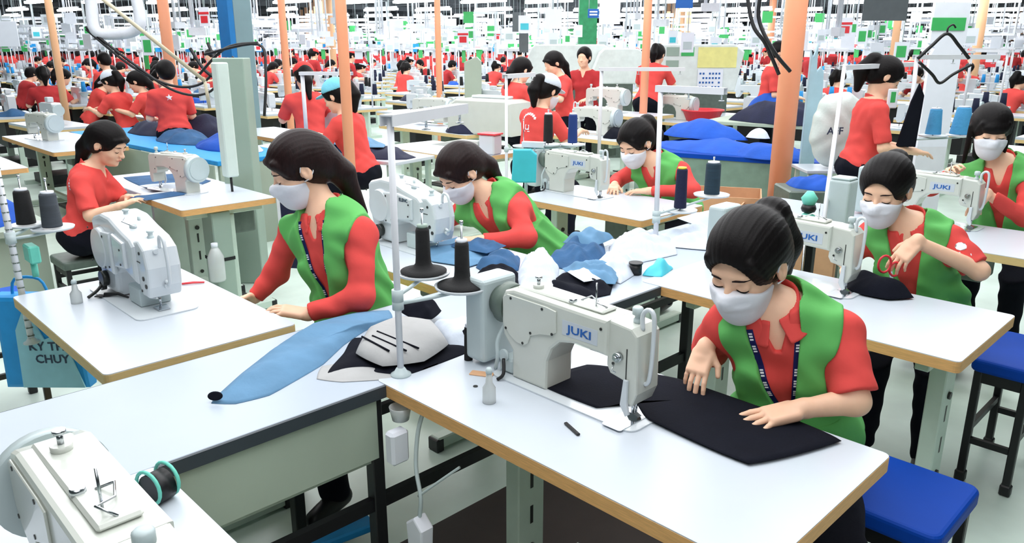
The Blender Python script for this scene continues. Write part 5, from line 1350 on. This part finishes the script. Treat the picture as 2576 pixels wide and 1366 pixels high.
# hanger
t = empty('hanger', (-1.76, 5.66, 1.60), math.radians(48), 'black clothes hanger frame hanging over the white bar at right', 'hanger')
MB().tube(smooth_path([(-.17, 0, 0.0), (-.09, 0, .08), (0, 0, .155), (.09, 0, .08), (.17, 0, .0)], 5), .011, 8).build('upper_arm', M_BLACK, t)
MB().tube(smooth_path([(-.16, 0, -.02), (-.06, 0, -.10), (.0, 0, -.155), (.08, 0, -.10), (.19, 0, -.04)], 5), .010, 8).build('lower_arm', M_BLACK, t)
MB().tube(smooth_path([(0, 0, .155), (.0, 0, .19), (.03, 0, .21), (.05, 0, .19)], 4), .006, 6).build('hook', M_BLACK, t)
t = empty('notice_stand', (-2.25, 7.25, .0), math.radians(48), 'tall narrow white panel with small green sign behind the hanger', 'panel')
MB().prism([(-.13, .85), (.13, .85), (.13, 1.62), (.10, 1.66), (.15, 1.70), (.15, 2.02), (-.15, 2.02), (-.15, 1.70), (-.10, 1.66), (-.13, 1.60)], -.02, .02, 'Y').build('board', M_PAPER, t)
MB().box(-.13, .13, -.02, .02, 0, .85).build('leg', M_POLE, t)
MB().box(-.16, .12, -.03, -.021, 1.80, 1.90).build('green_sign', M_GREENSIGN, t)
# turquoise bag
o = MB().prism([(-.07, 0), (.07, 0), (.075, .16), (.04, .19), (-.06, .19)], -.02, .02, 'Y', bev=.008).build('turquoise_pouch', M_TURQ, None, (-3.09, 3.13, .93), math.radians(45)); tag(o, 'turquoise pouch hanging left of the middle machine', 'pouch')
thread_stand(-3.14, 3.20, 1.15, (.10, .05), [(-3.08, 3.32, 1.13, .07), (-2.98, 3.42, 1.13, .07)], 'short stand with trays above the turquoise pouch', base_z=.76)
cone('thread_spool', -3.08, 3.32, 1.14, .028, .025, .16, M_BLACKTH, 'black spool above the turquoise pouch')
cone('thread_spool', -2.98, 3.42, 1.14, .028, .025, .16, mat('blue_thread', (24, 54, 120), .8), 'dark blue spool right of the black one above the turquoise pouch')

# partitions
M_GLOSS = mat('board_white', (224, 232, 230), .4)
for (x, y, rz, w_, h0, h1, lb, extra) in [(-6.41, 9.93, 45, 1.42, 1.05, 1.70, 'big white slanted board with green notes and yellow patch', 1), (-8.32, 9.35, 45, 1.45, 1.12, 1.70, 'long white board left of the slim orange column', 0), (-7.6, 9.7, 45, .9, 1.12, 1.64, 'pale grey board right of the worker in dark red', 0)]:
    t = empty('partition_board', (x, y, 0), math.radians(rz), lb, 'board')
    MB().prism([(-w_ / 2, h0), (w_ / 2 - .1, h0), (w_ / 2, h1 - .1), (w_ / 2 - .15, h1), (-w_ / 2 + .25, h1), (-w_ / 2 + .18, h1 - .06)], -.12, .12, 'Y', bev=.02).build('board', M_GLOSS, t)
    MB().box(-w_ / 2 + .1, w_ / 2 - .2, -.1, .1, 0, h0).build('stand', M_DKGREY, t)
    if extra:
        for k, (x0, z0) in enumerate(((-.40, 1.54), (-.19, 1.54), (-.40, 1.36))): MB().box(x0, x0 + .18, -.127, -.121, z0, z0 + .12).build('green_note', M_GREENSIGN if k == 1 else M_POSTGR, t)
        MB().box(.05, .60, -.127, -.121, 1.38, 1.66).build('yellow_patch', mat('pale_yellow_paper', (238, 232, 150), .7), t)
        MB().box(.06, .42, -.133, -.128, 1.06, 1.36).build('notice', M_PAPER, t)
        b = MB()
        for r_ in range(4):
            for c in range(7):
                if (r_ * 5 + c) % 7 != 3: b.box(.085 + c * .045, .110 + c * .045, -.1365, -.1335, 1.10 + r_ * .062, 1.125 + r_ * .062)
        o = b.build('notice_marks', M_INK, t); o['kind'] = 'stuff'

# columns further back, positions measured on plan
for (x, y, r, m_, lb) in [(-5.12, 3.285, .041, M_ORANGE, 'tall orange column left of the middle, in front of the scarfed worker'), (-9.72, 3.81, .064, M_ORANGE, 'orange column behind the worker with the star'),
        (-11.91, 3.19, .046, M_ORANGEL, 'pale orange column at far left'), (-5.65, 7.76, .047, M_ORANGE, 'orange column between the white boards'),
        (-8.40, 6.87, .040, M_ORANGE, 'orange column behind the beige cabinet'), (-9.38, 5.15, .046, M_ORANGE, 'darker orange column left of the tall one'),
        (-4.74, 12.92, .055, M_ORANGEL, 'pale orange column right of the pony tailed standing woman'), (-6.2, 22.3, .11, M_ORANGEL, 'pale column left of the hanger'), (-5.0, 26.0, .12, M_ORANGEL, 'pale orange column near the right edge'), (-14.5, 27.5, .13, M_ORANGE, 'orange column above the big white board')]:
    column(x, y, r, m_, lb)
t = empty('steel_pillar', (-8.95, 4.35, 0), .1, 'tall grey blue steel pillar with a blue upper part at left', 'pillar')
MB().box(-.10, .10, -.12, .12, 0, 4.0, bev=.01).build('shaft', M_PILLAR, t)
MB().box(-.11, .11, -.19, -.121, 1.55, 2.6).build('blue_panel', M_BLUEPILLAR, t)
t = empty('green_pillar', (-12.0, 14.2, 0), math.radians(45), 'green draped pillar behind the blue hanging sign', 'pillar')
MB().box(-.20, .20, -.2, .2, 0, 4.0).build('shaft', M_GREENB, t)
# hanging signs
def hang_sign(x, y, z0, z1, w_, m_, label, text=None, tm=None, z_top=4.28, cat='sign'):
    t = empty('hanging_sign', (x, y, z0), math.radians(45), label, cat)
    h = z1 - z0
    MB().box(-w_ / 2, w_ / 2, -.006, .006, 0, h, bev=.002).build('sheet', m_, t)
    for s in (-1, 1): MB().cyl((s * w_ * .4, 0, h), (s * w_ * .4, 0, z_top - z0), .004, n=6).build('wire', M_MGREY, t)
    if text:
        for k, ln in enumerate(text):
            me = text_mesh(ln, h * .36, .001); me.transform(Matrix.Translation((0, -.008, h * (.72 - .42 * k))) @ Matrix.Rotation(math.pi / 2, 4, 'X')); link_mesh('lettering', me, tm or M_PAPER, t)
    return t
hang_sign(-8.55, 9.30, 1.93, 2.22, .26, M_PAPER, 'white hanging sheet above the worker in dark red')
hang_sign(-5.97, 7.46, 1.92, 2.28, .24, M_PAPER, 'larger white hanging sheet right of the blue sign')
bs_ = hang_sign(-6.10, 7.32, 1.99, 2.09, .13, M_INK, 'small blue hanging sign with two white bars of print')
hang_sign(-5.40, 8.12, 2.10, 2.26, .20, M_INK, 'blue hanging sign cut by the top edge')
hang_sign(-10.81, 2.42, 1.67, 1.95, .24, M_PAPER, 'white hanging sheet at the left edge')
hang_sign(-8.6, 8.7, 1.58, 1.86, .14, M_BEAM, 'grey hanging card left of the orange column in the middle')
hang_sign(-3.6, 9.4, 1.95, 2.35, .5, M_BEAM, 'grey lattice box hanging at the upper right')
hang_sign(-9.4, 9.4, 1.90, 2.20, .22, M_BEAM, 'grey hanging card above the green signs')
# overhead ducts and cables at upper left
t = empty('wrapped_pipe', (0, 0, 0), 0, 'thick white wrapped pipe loop hanging at the upper left', 'pipe')
MB().tube(smooth_path([(-6.85, 2.12, 2.30), (-6.81, 2.12, 2.02), (-6.74, 2.10, 1.80), (-6.66, 2.20, 1.765), (-6.55, 2.32, 1.79), (-6.50, 2.36, 1.86), (-6.55, 2.37, 2.05)], 8), .042, 12,
          radii=None).build('pipe', M_DUCT, t)
MB().cyl((-6.545, 2.37, 2.04), (-6.56, 2.38, 2.12), .05, n=14).build('yellow_joint', M_YELLOW, t)
MB().tube([(-6.85, 2.12, 2.30), (-6.86, 2.12, 4.0)], .02, 8).tube([(-6.55, 2.38, 2.10), (-6.55, 2.38, 4.0)], .02, 8).build('drop_pipe', M_DUCT, t)
t = empty('conduit', (0, 0, 0), 0, 'slim beige conduit slanting down from the upper left', 'pipe')
MB().tube([(-5.75, 1.70, 2.12), (-5.56, 2.41, 1.44)], .014, 8).tube([(-5.56, 2.41, 1.44), (-5.55, 2.42, 1.25)], .012, 8).build('tube', mat('beige_conduit', (206, 196, 170), .5), t)
for k, pts in enumerate([[(-6.78, 2.05, 1.80), (-6.5, 2.25, 1.53), (-6.25, 2.44, 1.385), (-6.1, 2.62, 1.40), (-6.0, 2.76, 1.58)], [(-6.78, 2.05, 1.82), (-6.5, 2.25, 1.56), (-6.22, 2.46, 1.34), (-6.05, 2.66, 1.34), (-5.9, 2.8, 1.60)],
        [(-5.72, 2.5, 1.62), (-5.35, 2.73, 1.69), (-5.25, 2.72, 1.5), (-5.22, 2.665, 1.2)], [(-5.8, 2.45, 1.45), (-5.6, 2.60, 1.66), (-5.35, 2.73, 1.70)], [(-2.74, 4.79, 2.10), (-2.66, 4.79, 1.82), (-2.57, 4.82, 1.69), (-2.50, 4.9, 1.50)], [(-2.60, 4.79, 2.10), (-2.62, 4.79, 1.86), (-2.52, 4.82, 1.66), (-2.45, 4.95, 1.52)],
        [(-6.1, 2.7, 1.70), (-5.98, 2.72, 1.45), (-6.02, 2.7, 1.35)], [(-6.2, 2.6, 1.66), (-6.1, 2.65, 1.5), (-5.95, 2.7, 1.42)]]):
    o = MB().tube(smooth_path(pts, 6), .010 if k < 4 else .013, 6).build('cable', M_CABLE, None)
    tag(o, ['upper black cable swagging from the upper left toward the star shirt', 'lower black cable swagging from the upper left toward the star shirt', 'black cable drooping along the grey blue pillar', 'black cable arching over to the pillar', 'left black cable dropping at the upper right of the middle', 'right black cable dropping at the upper right of the middle', 'short black cable bundle above the standing star shirt worker', 'second short black cable above the star shirt worker'][k], 'cable')
t = empty('big_post', (-9.2, 8.2, 0), math.radians(45), 'grey white tall machine post left of the middle', 'post')
MB().prism([(-.13, 0), (.13, 0), (.13, 1.45), (.06, 1.52), (-.13, 1.44)], -.08, .08, 'Y', bev=.01).build('body', M_PANEL, t)

cloth_ = MB().prism([(-.03, 0), (.10, .0), (.11, .34), (.07, .42), (.03, .30)], -.012, .012, 'Y', bev=.006).build('black_garment', M_BLACKCL, None, (-1.93, 5.60, 1.02), math.radians(45)); tag(cloth_, 'black garment held up by the standing ponytailed woman', 'garment')
t = empty('hand_tag', (-2.03, 5.62, 1.27), math.radians(45), 'pale clip card with green window near the hand of the standing woman', 'card')
MB().box(-.035, .035, -.008, .008, 0, .13, bev=.006).build('card', M_PAPER, t); MB().box(-.016, .016, -.010, -.0081, .04, .11).build('window', M_GREENSIGN, t)

t = empty('side_table', (-2.57, 6.05, 0), math.radians(45), 'small table under the off white sack', 'table')
MB().box(-.26, .26, -.18, .18, .74, .765, bev=.004).build('tabletop', M_WHITE, t)
for sx in (-.22, .22):
    for sy in (-.14, .14): MB().box(sx - .015, sx + .015, sy - .015, sy + .015, 0, .74).build('leg', M_STEEL, t)

for k, (x, y, z, rx, ry, h, m_, lb) in enumerate([(-6.55, 5.72, .765, .30, .20, .14, M_NAVY, 'navy garments heaped left of the white capped worker'), (-5.05, 6.55, .765, .16, .22, .10, M_BLACKCL, 'black and white garment beside the white capped worker machine'),
        (-5.9, 6.45, .765, .14, .16, .05, M_SLATE, 'small blue piece on the table of the white capped worker'), (-4.15, 8.35, .86, .62, .36, .22, M_NAVY, 'big navy trouser pile left of the thick orange column'), (-4.45, 8.75, .86, .40, .30, .30, M_BLUECL, 'royal blue trouser pile behind the navy one near the thick orange column'),
        (-5.60, 1.62, .50, .20, .14, .06, M_BLUECL, 'blue cloth on the lap of the seated red shirted woman'), (-2.42, 5.45, .70, .22, .16, .08, M_BLUECL, 'small blue bundle at the feet side of the slanted stand')]):
    cloth('garment_pile', [(x + rx * math.cos(a) * (1 + .14 * math.sin(3 * a + k)), y + ry * math.sin(a)) for a in [i * math.pi / 5 for i in range(10)]], z, h, lb, 'garment', m_, seed=120 + k, fold=.022, freq=12, power=3, soft=.15)
t = empty('pile_bench', (-4.25, 8.5, 0), math.radians(10), 'grey bench carrying the navy and royal blue trouser piles', 'bench')
MB().box(-.75, .75, -.5, .5, .82, .858, bev=.004).build('top', M_PANEL, t)
for sx in (-.7, .7):
    for sy in (-.45, .45): MB().box(sx - .02, sx + .02, sy - .02, sy + .02, 0, .82).build('leg', M_STEEL, t)
t = empty('blue_crate', (-2.42, 5.45, 0), math.radians(45), 'dark crate under the small blue bundle', 'crate')
MB().box(-.24, .24, -.18, .18, 0, .70, bev=.01).build('body', M_DKGREY, t)

for z_ in (.028, .060): MB().box(-.045, .045, -.009, -.0065, z_, z_ + .016).build('white_bar', M_PAPER, bs_)
# ------------------------------------------------------------------ ceiling lamps
U = (math.cos(math.radians(-45.5)), math.sin(math.radians(-45.5)))
def plan(r_, d_):                     # right, forward of the camera -> hall coordinates
    return r_ * .7009 - d_ * .7133, r_ * .7133 + d_ * .7009
def cam_of(x, y): return x * .7009 + y * .7133, -x * .7133 + y * .7009
lampG = 'rows of tube lamps under the dark ceiling'
lamp_label = 'white tube lamp in the rows hanging under the dark ceiling'
tube_me = MB().box(-.72, .72, -.09, .09, -.05, .01, bev=.01).mesh('tube'); hous_me = MB().box(-.74, .74, -.02, .02, .0101, .06).mesh('housing')
tube_me.materials.append(M_TUBE); hous_me.materials.append(M_FIX)
rod_me = MB().box(-.7, -.69, -.005, .005, .05, 1.5).box(.69, .70, -.005, .005, .05, 1.5).mesh('rod'); rod_me.materials.append(M_BEAM)
rnd = random.Random(4)
nl = 0
ang = math.atan2(*(lambda a: (a[1], a[0]))(tuple(np.subtract(plan(-.75, .66), plan(0, 0)))))
for row, (d_, z_, pitch) in enumerate(((15.5, 2.78, 1.7), (20.5, 2.76, 1.6), (25.0, 2.75, 1.6), (30.0, 2.75, 1.7), (35.5, 2.75, 1.9), (42.0, 2.75, 2.2), (50.0, 2.75, 2.5), (60.0, 2.75, 3.0), (71.0, 2.75, 3.4))):
    half = d_ * .70; n_ = int(2 * half / pitch)
    for i in range(n_):
        r_ = -half + (i + .5) * pitch + rnd.uniform(-.12, .12)
        if rnd.random() < .08: continue
        x, y = plan(r_, d_ + rnd.uniform(-.3, .3))
        if x < -77 or y > 83: continue
        t = empty('tube_lamp', (x, y, z_), ang, 'white tube lamp in row %s from the camera, %s of the photo' % (['one', 'two', 'three', 'four', 'five', 'six', 'seven', 'eight', 'nine'][row], 'left third' if r_ < -d_ * .22 else 'middle third' if r_ < d_ * .22 else 'right third'), 'lamp', lampG)
        for nm, me in (('tube', tube_me), ('housing', hous_me)) + (('rod', rod_me),):
            o = bpy.data.objects.new(nm, me); COL.objects.link(o); o.parent = t
            if nm == 'rod': o['kind'] = 'stuff'
        nl += 1

# ------------------------------------------------------------------ rows of stations filling the hall
pm = plain_machine_mesh()
for m_ in (M_MACH, M_MGREY, M_BLACK): pm.materials.append(m_)
b = MB(); b.box(-.6, .6, -.3, .3, .735, .76); b.m(1).box(-.6, .6, -.3, .3, .70, .7345); b.m(2)
for sx in (-.42, .42): b.box(sx - .03, sx + .03, -.04, .04, .04, .70); b.box(sx - .03, sx + .03, -.28, .28, 0, .05)
b.m(3).box(-.25, .45, -.15, .22, .34, .70); b.box(-.2, .3, -.2, .2, .05, .16)  # black motor and treadle blocks, oversized to stand for shade under tables
tm_ = b.mesh('plain_table')
for m_ in (M_WHITE, M_WOODL, M_STEEL, M_BLACK): tm_.materials.append(m_)
def stand_mesh(k):
    b = MB(); b.cyl((0, 0, 0), (0, 0, .85), .014, n=8); b.box(-.03, .45, -.03, .03, .84, .87)
    b.m(1)
    if k == 0: b.box(.16, .30, -.006, .006, .62, .84)
    if k == 1: b.box(-.09, .09, -.005, .005, .86, 1.10)
    if k == 2: b.m(2).box(.14, .28, -.006, .006, .66, .72); b.m(1).box(.14, .28, -.006, .006, .72, .84)
    b.m(3).cyl((.12, .1, .20), (.12, .1, .36), .04, .03, n=10); b.cyl((-.12, .1, .20), (-.12, .1, .36), .04, .03, n=10)
    b.m(0).box(-.2, .2, .06, .14, .18, .20)
    me = b.mesh('plain_stand')
    for m_ in (M_POLE, [M_GREENSIGN, M_PAPER, M_PAPER][k], M_REDPL, [M_BLACKTH, M_SKY, M_NAVY][k]): me.materials.append(m_)
    return me
stands = [stand_mesh(k) for k in range(3)]
def join_tree(info):
    """a far worker as one mesh with material slots"""
    root = info['root']; vs = []; fs = []; mi = []; mats = []; off = 0
    for o in list(root.children):
        me = o.data; n = len(me.vertices); co = np.empty(n * 3, np.float32); me.vertices.foreach_get('co', co); vs.append(co.reshape(-1, 3))
        m_ = me.materials[0]
        if m_ not in mats: mats.append(m_)
        for p in me.polygons: fs.append([off + v for v in p.vertices]); mi.append(mats.index(m_))
        off += n; bpy.data.objects.remove(o)
    bpy.data.objects.remove(root)
    me = bpy.data.meshes.new('far_worker'); me.from_pydata(np.concatenate(vs).tolist(), [], fs)
    me.polygons.foreach_set('material_index', mi); me.polygons.foreach_set('use_smooth', [True] * len(fs)); me.update()
    for m_ in mats: me.materials.append(m_)
    return me
far_w = []
for k, (st, hr, cp, rd, ln) in enumerate([(False, 'ponytail', None, M_RED, 0), (False, 'long', None, M_RED, .10), (False, 'ponytail', M_WHITECL, M_RED, .04), (True, 'short', None, M_RED, 0), (False, 'short', None, M_DARKRED, .06), (True, 'ponytail', M_REDCAP, M_DARKRED, .02)]):
    far_w.append((join_tree(worker(0, 0, 0, 'far %d' % k, stand=st, hair=hr, capmat=cp, red=rd, lean=ln, res=.020, k=1.0)), st, ['ponytailed worker in red', 'stooping worker in red', 'white capped worker in red', 'short haired worker standing', 'worker in dark red', 'red capped worker standing'][k]))
machG = 'sewing machines in the far rows'; tabG = 'tables in the far rows'; wG = 'red shirted workers in the far rows'; sG = 'thread stands in the far rows'
keep = []
rnd = random.Random(11)
occupied = [(-4.9, -3.5, 7.9, 9.2), (-6.6, -4.6, 3.4, 9.2), (-8.6, -6.0, 3.4, 6.4), (-10, -6.5, .6, 4.8), (-3.6, -1.4, 5.0, 8.0), (-9.3, -5.8, 8.8, 10.6)]
sites = []
X0 = -1.2
cols = []
x = 2.2
while x > -46:
    cols += [x, x - 1.75]; x -= 3.75
for xc in cols:
    y = 1.3
    while y < 46:
        r_, d_ = cam_of(xc, y)
        if 6.8 < d_ < 30 and abs(r_) < d_ * .69 + .5 and not any(a - .5 < xc < b_ + .5 and c - .3 < y < e + .3 for a, b_, c, e in occupied): sites.append((d_, xc, y))
        y += 1.42
sites.sort()
sites = sites[:290]
M_FAB = [M_SLATE, M_NAVY, M_WHITECL, M_BLUECL]
fab_me = []
for k in range(4):
    o = cloth('tmp', [(.24 * math.cos(a) * (1 + .2 * math.sin(2 * a + k)), .17 * math.sin(a)) for a in [i * math.pi / 4 for i in range(8)]], 0, .08, 'x', 'x', M_FAB[k], seed=k, fold=.03, freq=10, rings=6)
    fab_me.append(o.data); bpy.data.objects.remove(o)
ZONES = ((260, 'at the far left'), (560, 'beyond the worker with the star'), (800, 'beyond the grey blue pillar'), (1050, 'beyond the tall orange column'), (1330, 'beyond the beige cabinet'), (1650, 'beyond the white capped worker'), (1960, 'beyond the royal blue heap'), (2300, 'beyond the ponytailed standing woman'), (9999, 'beyond the clothes hanger at right'))
def where(x, y):
    r_, d_ = cam_of(x, y); px = 1288 + 1950 * r_ / max(d_ * .96, .1)
    return ('in the nearer back rows ' if d_ < 13 else 'in the middle back rows ' if d_ < 20 else 'in the far back rows ') + next(z for l, z in ZONES if px < l)
def put(name, me, loc, rz, label, cat, group):
    label = label + ' ' + where(loc[0], loc[1])
    o = bpy.data.objects.new(name, me); COL.objects.link(o); o.location = loc; o.rotation_euler = (0, 0, rz); tag(o, label, cat, group); return o
for i, (d_, xc, y) in enumerate(sites):
    flip = rnd.random() < .75
    rz = (math.pi if flip else 0) + rnd.uniform(-.06, .06); sgn = -1 if flip else 1
    put('sewing_table', tm_, (xc, y, 0), rz, 'white sewing table', 'table', tabG)
    put('sewing_machine', pm, (xc + sgn * .12, y + sgn * .02, .76), rz, 'white sewing machine', 'sewing machine', machG)
    if d_ > 12 and rnd.random() < .5:
        me, st, lb_ = rnd.choice(far_w if d_ > 13 else [q for q in far_w if not q[1]])
        put('person', me, (xc + sgn * .1 + rnd.uniform(-.08, .08), y + sgn * .38, 0), (math.pi if flip else 0) + rnd.uniform(-.5, .5), lb_, 'person', wG)
    if rnd.random() < .62:
        k_ = rnd.randrange(3); put('thread_stand', stands[k_], (xc - sgn * .5, y - sgn * .1, .76), rz + rnd.uniform(-.4, .4), ['stand with green card', 'stand with white top sheet', 'stand with red striped card'][k_], 'thread stand', sG)
    if rnd.random() < .45:
        k_ = rnd.randrange(4); put('fabric_heap', fab_me[k_], (xc + sgn * .38, y - sgn * .05, .76), rnd.uniform(0, 3), ['steel blue', 'navy', 'white', 'royal blue'][k_] + ' fabric heap', 'fabric', 'fabric heaps in the far rows')
# beyond 30 m the rows can no longer be told apart piece by piece: one joined mass
b = MB(); rnd = random.Random(5)
vs = []; fs = []; mi = []
def qbox(x0, x1, y0, y1, z0, z1, m_, c=1, s=0, cx=0, cy=0):
    o = len(vs)
    for X, Y in ((x0, y0), (x1, y0), (x1, y1), (x0, y1)):
        for Z in (z0, z1): vs.append((cx + X * c - Y * s, cy + X * s + Y * c, Z))
    for f in ((0, 2, 3, 1), (2, 4, 5, 3), (4, 6, 7, 5), (6, 0, 1, 7), (1, 3, 5, 7), (0, 6, 4, 2)): fs.append(tuple(o + k for k in f)); mi.append(m_)
def blob(cx, cy, cz, rx, rz_, m_):
    o = len(vs); n_ = 7
    for k, (rr, zz) in enumerate(((.5, -1), (1, -.35), (.9, .4), (.3, 1))):
        for i in range(n_): vs.append((cx + rx * rr * math.cos(i * 2 * math.pi / n_), cy + rx * rr * math.sin(i * 2 * math.pi / n_), cz + rz_ * zz))
    for k in range(3):
        for i in range(n_): fs.append((o + k * n_ + i, o + k * n_ + (i + 1) % n_, o + (k + 1) * n_ + (i + 1) % n_, o + (k + 1) * n_ + i)); mi.append(m_)
    fs.append(tuple(o + 3 * n_ + i for i in range(n_))); mi.append(m_)
for _ in range(3400):
    d_ = 29 + 44 * rnd.random() ** .8; r_ = rnd.uniform(-1, 1) * d_ * .70
    x, y = plan(r_, d_)
    if x < -76 or y > 82: continue
    kind = rnd.random()
    qbox(-.6, .6, -.3, .3, .70, .76, 0, 1, 0, x, y)
    qbox(-.2, .2, -.06, .06, .76, 1.02, 1, 1, 0, x, y)
    if kind < .32:
        blob(x + .2, y + .5, 1.0, .20, .28, 2 if rnd.random() < .75 else 5); blob(x + .2, y + .48, 1.38, .10, .13, 3)
    if kind > .35:
        qbox(-.015, .015, -.015, .015, .76, 1.75, 1, 1, 0, x - .5, y); qbox(-.05, .5, -.02, .02, 1.6, 1.64, 1, 1, 0, x - .5, y)
        m_ = rnd.choice((4, 1, 1, 1, 7, 8, 1, 8))
        qbox(-.12, .12, -.01, .01, 1.45, 1.75, m_, .7, .7, x - .3, y)
for _ in range(2600):
    d_ = 22 + 50 * rnd.random(); r_ = rnd.uniform(-1, 1) * d_ * .70; x, y = plan(r_, d_)
    if x < -76 or y > 82: continue
    z_ = rnd.uniform(1.75, 2.65); k_ = rnd.random()
    if k_ < .45: qbox(-.5, .5, -.03, .03, z_, z_ + .06, 8, .7, .7, x, y)
    elif k_ < .7: qbox(-.02, .02, -.02, .02, z_ - .5, z_ + .6, 1, 1, 0, x, y)
    else: qbox(-.14, .14, -.02, .02, z_ - .3, z_, rnd.choice((1, 8, 8, 8, 4)), .7, .7, x, y)
me = bpy.data.meshes.new('far_rows'); me.from_pydata(vs, [], fs); me.polygons.foreach_set('material_index', mi); me.update()
o = link_mesh('far_rows', me, [M_WHITE, M_MACH, M_RED, M_HAIR, M_GREENSIGN, M_DARKRED, M_ORANGEL, M_SKY, M_PAPER]); tag(o, 'mass of machines, stands and workers in the farthest rows of the hall', 'far rows', kind='stuff')
# green and red cards, striped flags and drop pipes hanging over the rows
rnd = random.Random(21)
cardm = []
for k in range(4):
    b = MB(); b.box(-.09, .09, -.006, .006, 0, .24); b.m(1).box(-.06, .06, -.010, -.0061, .04, .13 if k else .19); b.m(2).cyl((0, 0, .24), (0, 0, 2.3), .006, n=6)
    if k == 3: b.m(1).box(-.09, .09, -.011, -.0061, .15, .18)
    me = b.mesh('card')
    for m_ in ((M_PAPER, M_GREENSIGN, M_MGREY), (M_PAPER, M_MGREY, M_MGREY), (M_PAPER, M_TURQ, M_MGREY), (M_PAPER, M_REDPL, M_MGREY))[k]: me.materials.append(m_)
    cardm.append(me)
for i in range(150):
    d_ = 10 + 28 * rnd.random(); r_ = rnd.uniform(-1, 1) * d_ * .66; x, y = plan(r_, d_)
    k_ = rnd.choice((0, 0, 1, 1, 1, 2, 3)); put('hanging_card', cardm[k_], (x, y, rnd.uniform(1.45, 1.95)), math.radians(45 + rnd.uniform(-25, 25)), ['green', 'grey', 'turquoise', 'red'][k_] + ' card hanging', 'card', 'cards hanging over the back rows')
pip = MB().cyl((0, 0, 0), (0, 0, 2.2), .022, n=8).cyl((.12, 0, .1), (.12, 0, 2.2), .016, n=8).box(-.05, .17, -.05, .05, .02, .12).mesh('drop'); pip.materials.append(M_DUCT)
for i in range(60):
    d_ = 9 + 26 * rnd.random(); r_ = rnd.uniform(-1, 1) * d_ * .66; x, y = plan(r_, d_)
    put('drop_pipe', pip, (x, y, rnd.uniform(1.7, 2.1)), rnd.uniform(0, 3), 'white drop pipe', 'pipe', 'cable drop pipes over the back rows')
col_me = MB().cyl((0, 0, 0), (0, 0, 4.02), .11, n=16).mesh('col'); col_me.materials.append(M_ORANGEL)
for i in range(22):
    d_ = 26 + 34 * (i / 22); r_ = ((i * 7.3) % 22 / 11 - 1) * d_ * .66; x, y = plan(r_, d_)
    put('orange_column', col_me, (x, y, 0), 0, 'slim pale orange column', 'column', 'far orange columns')
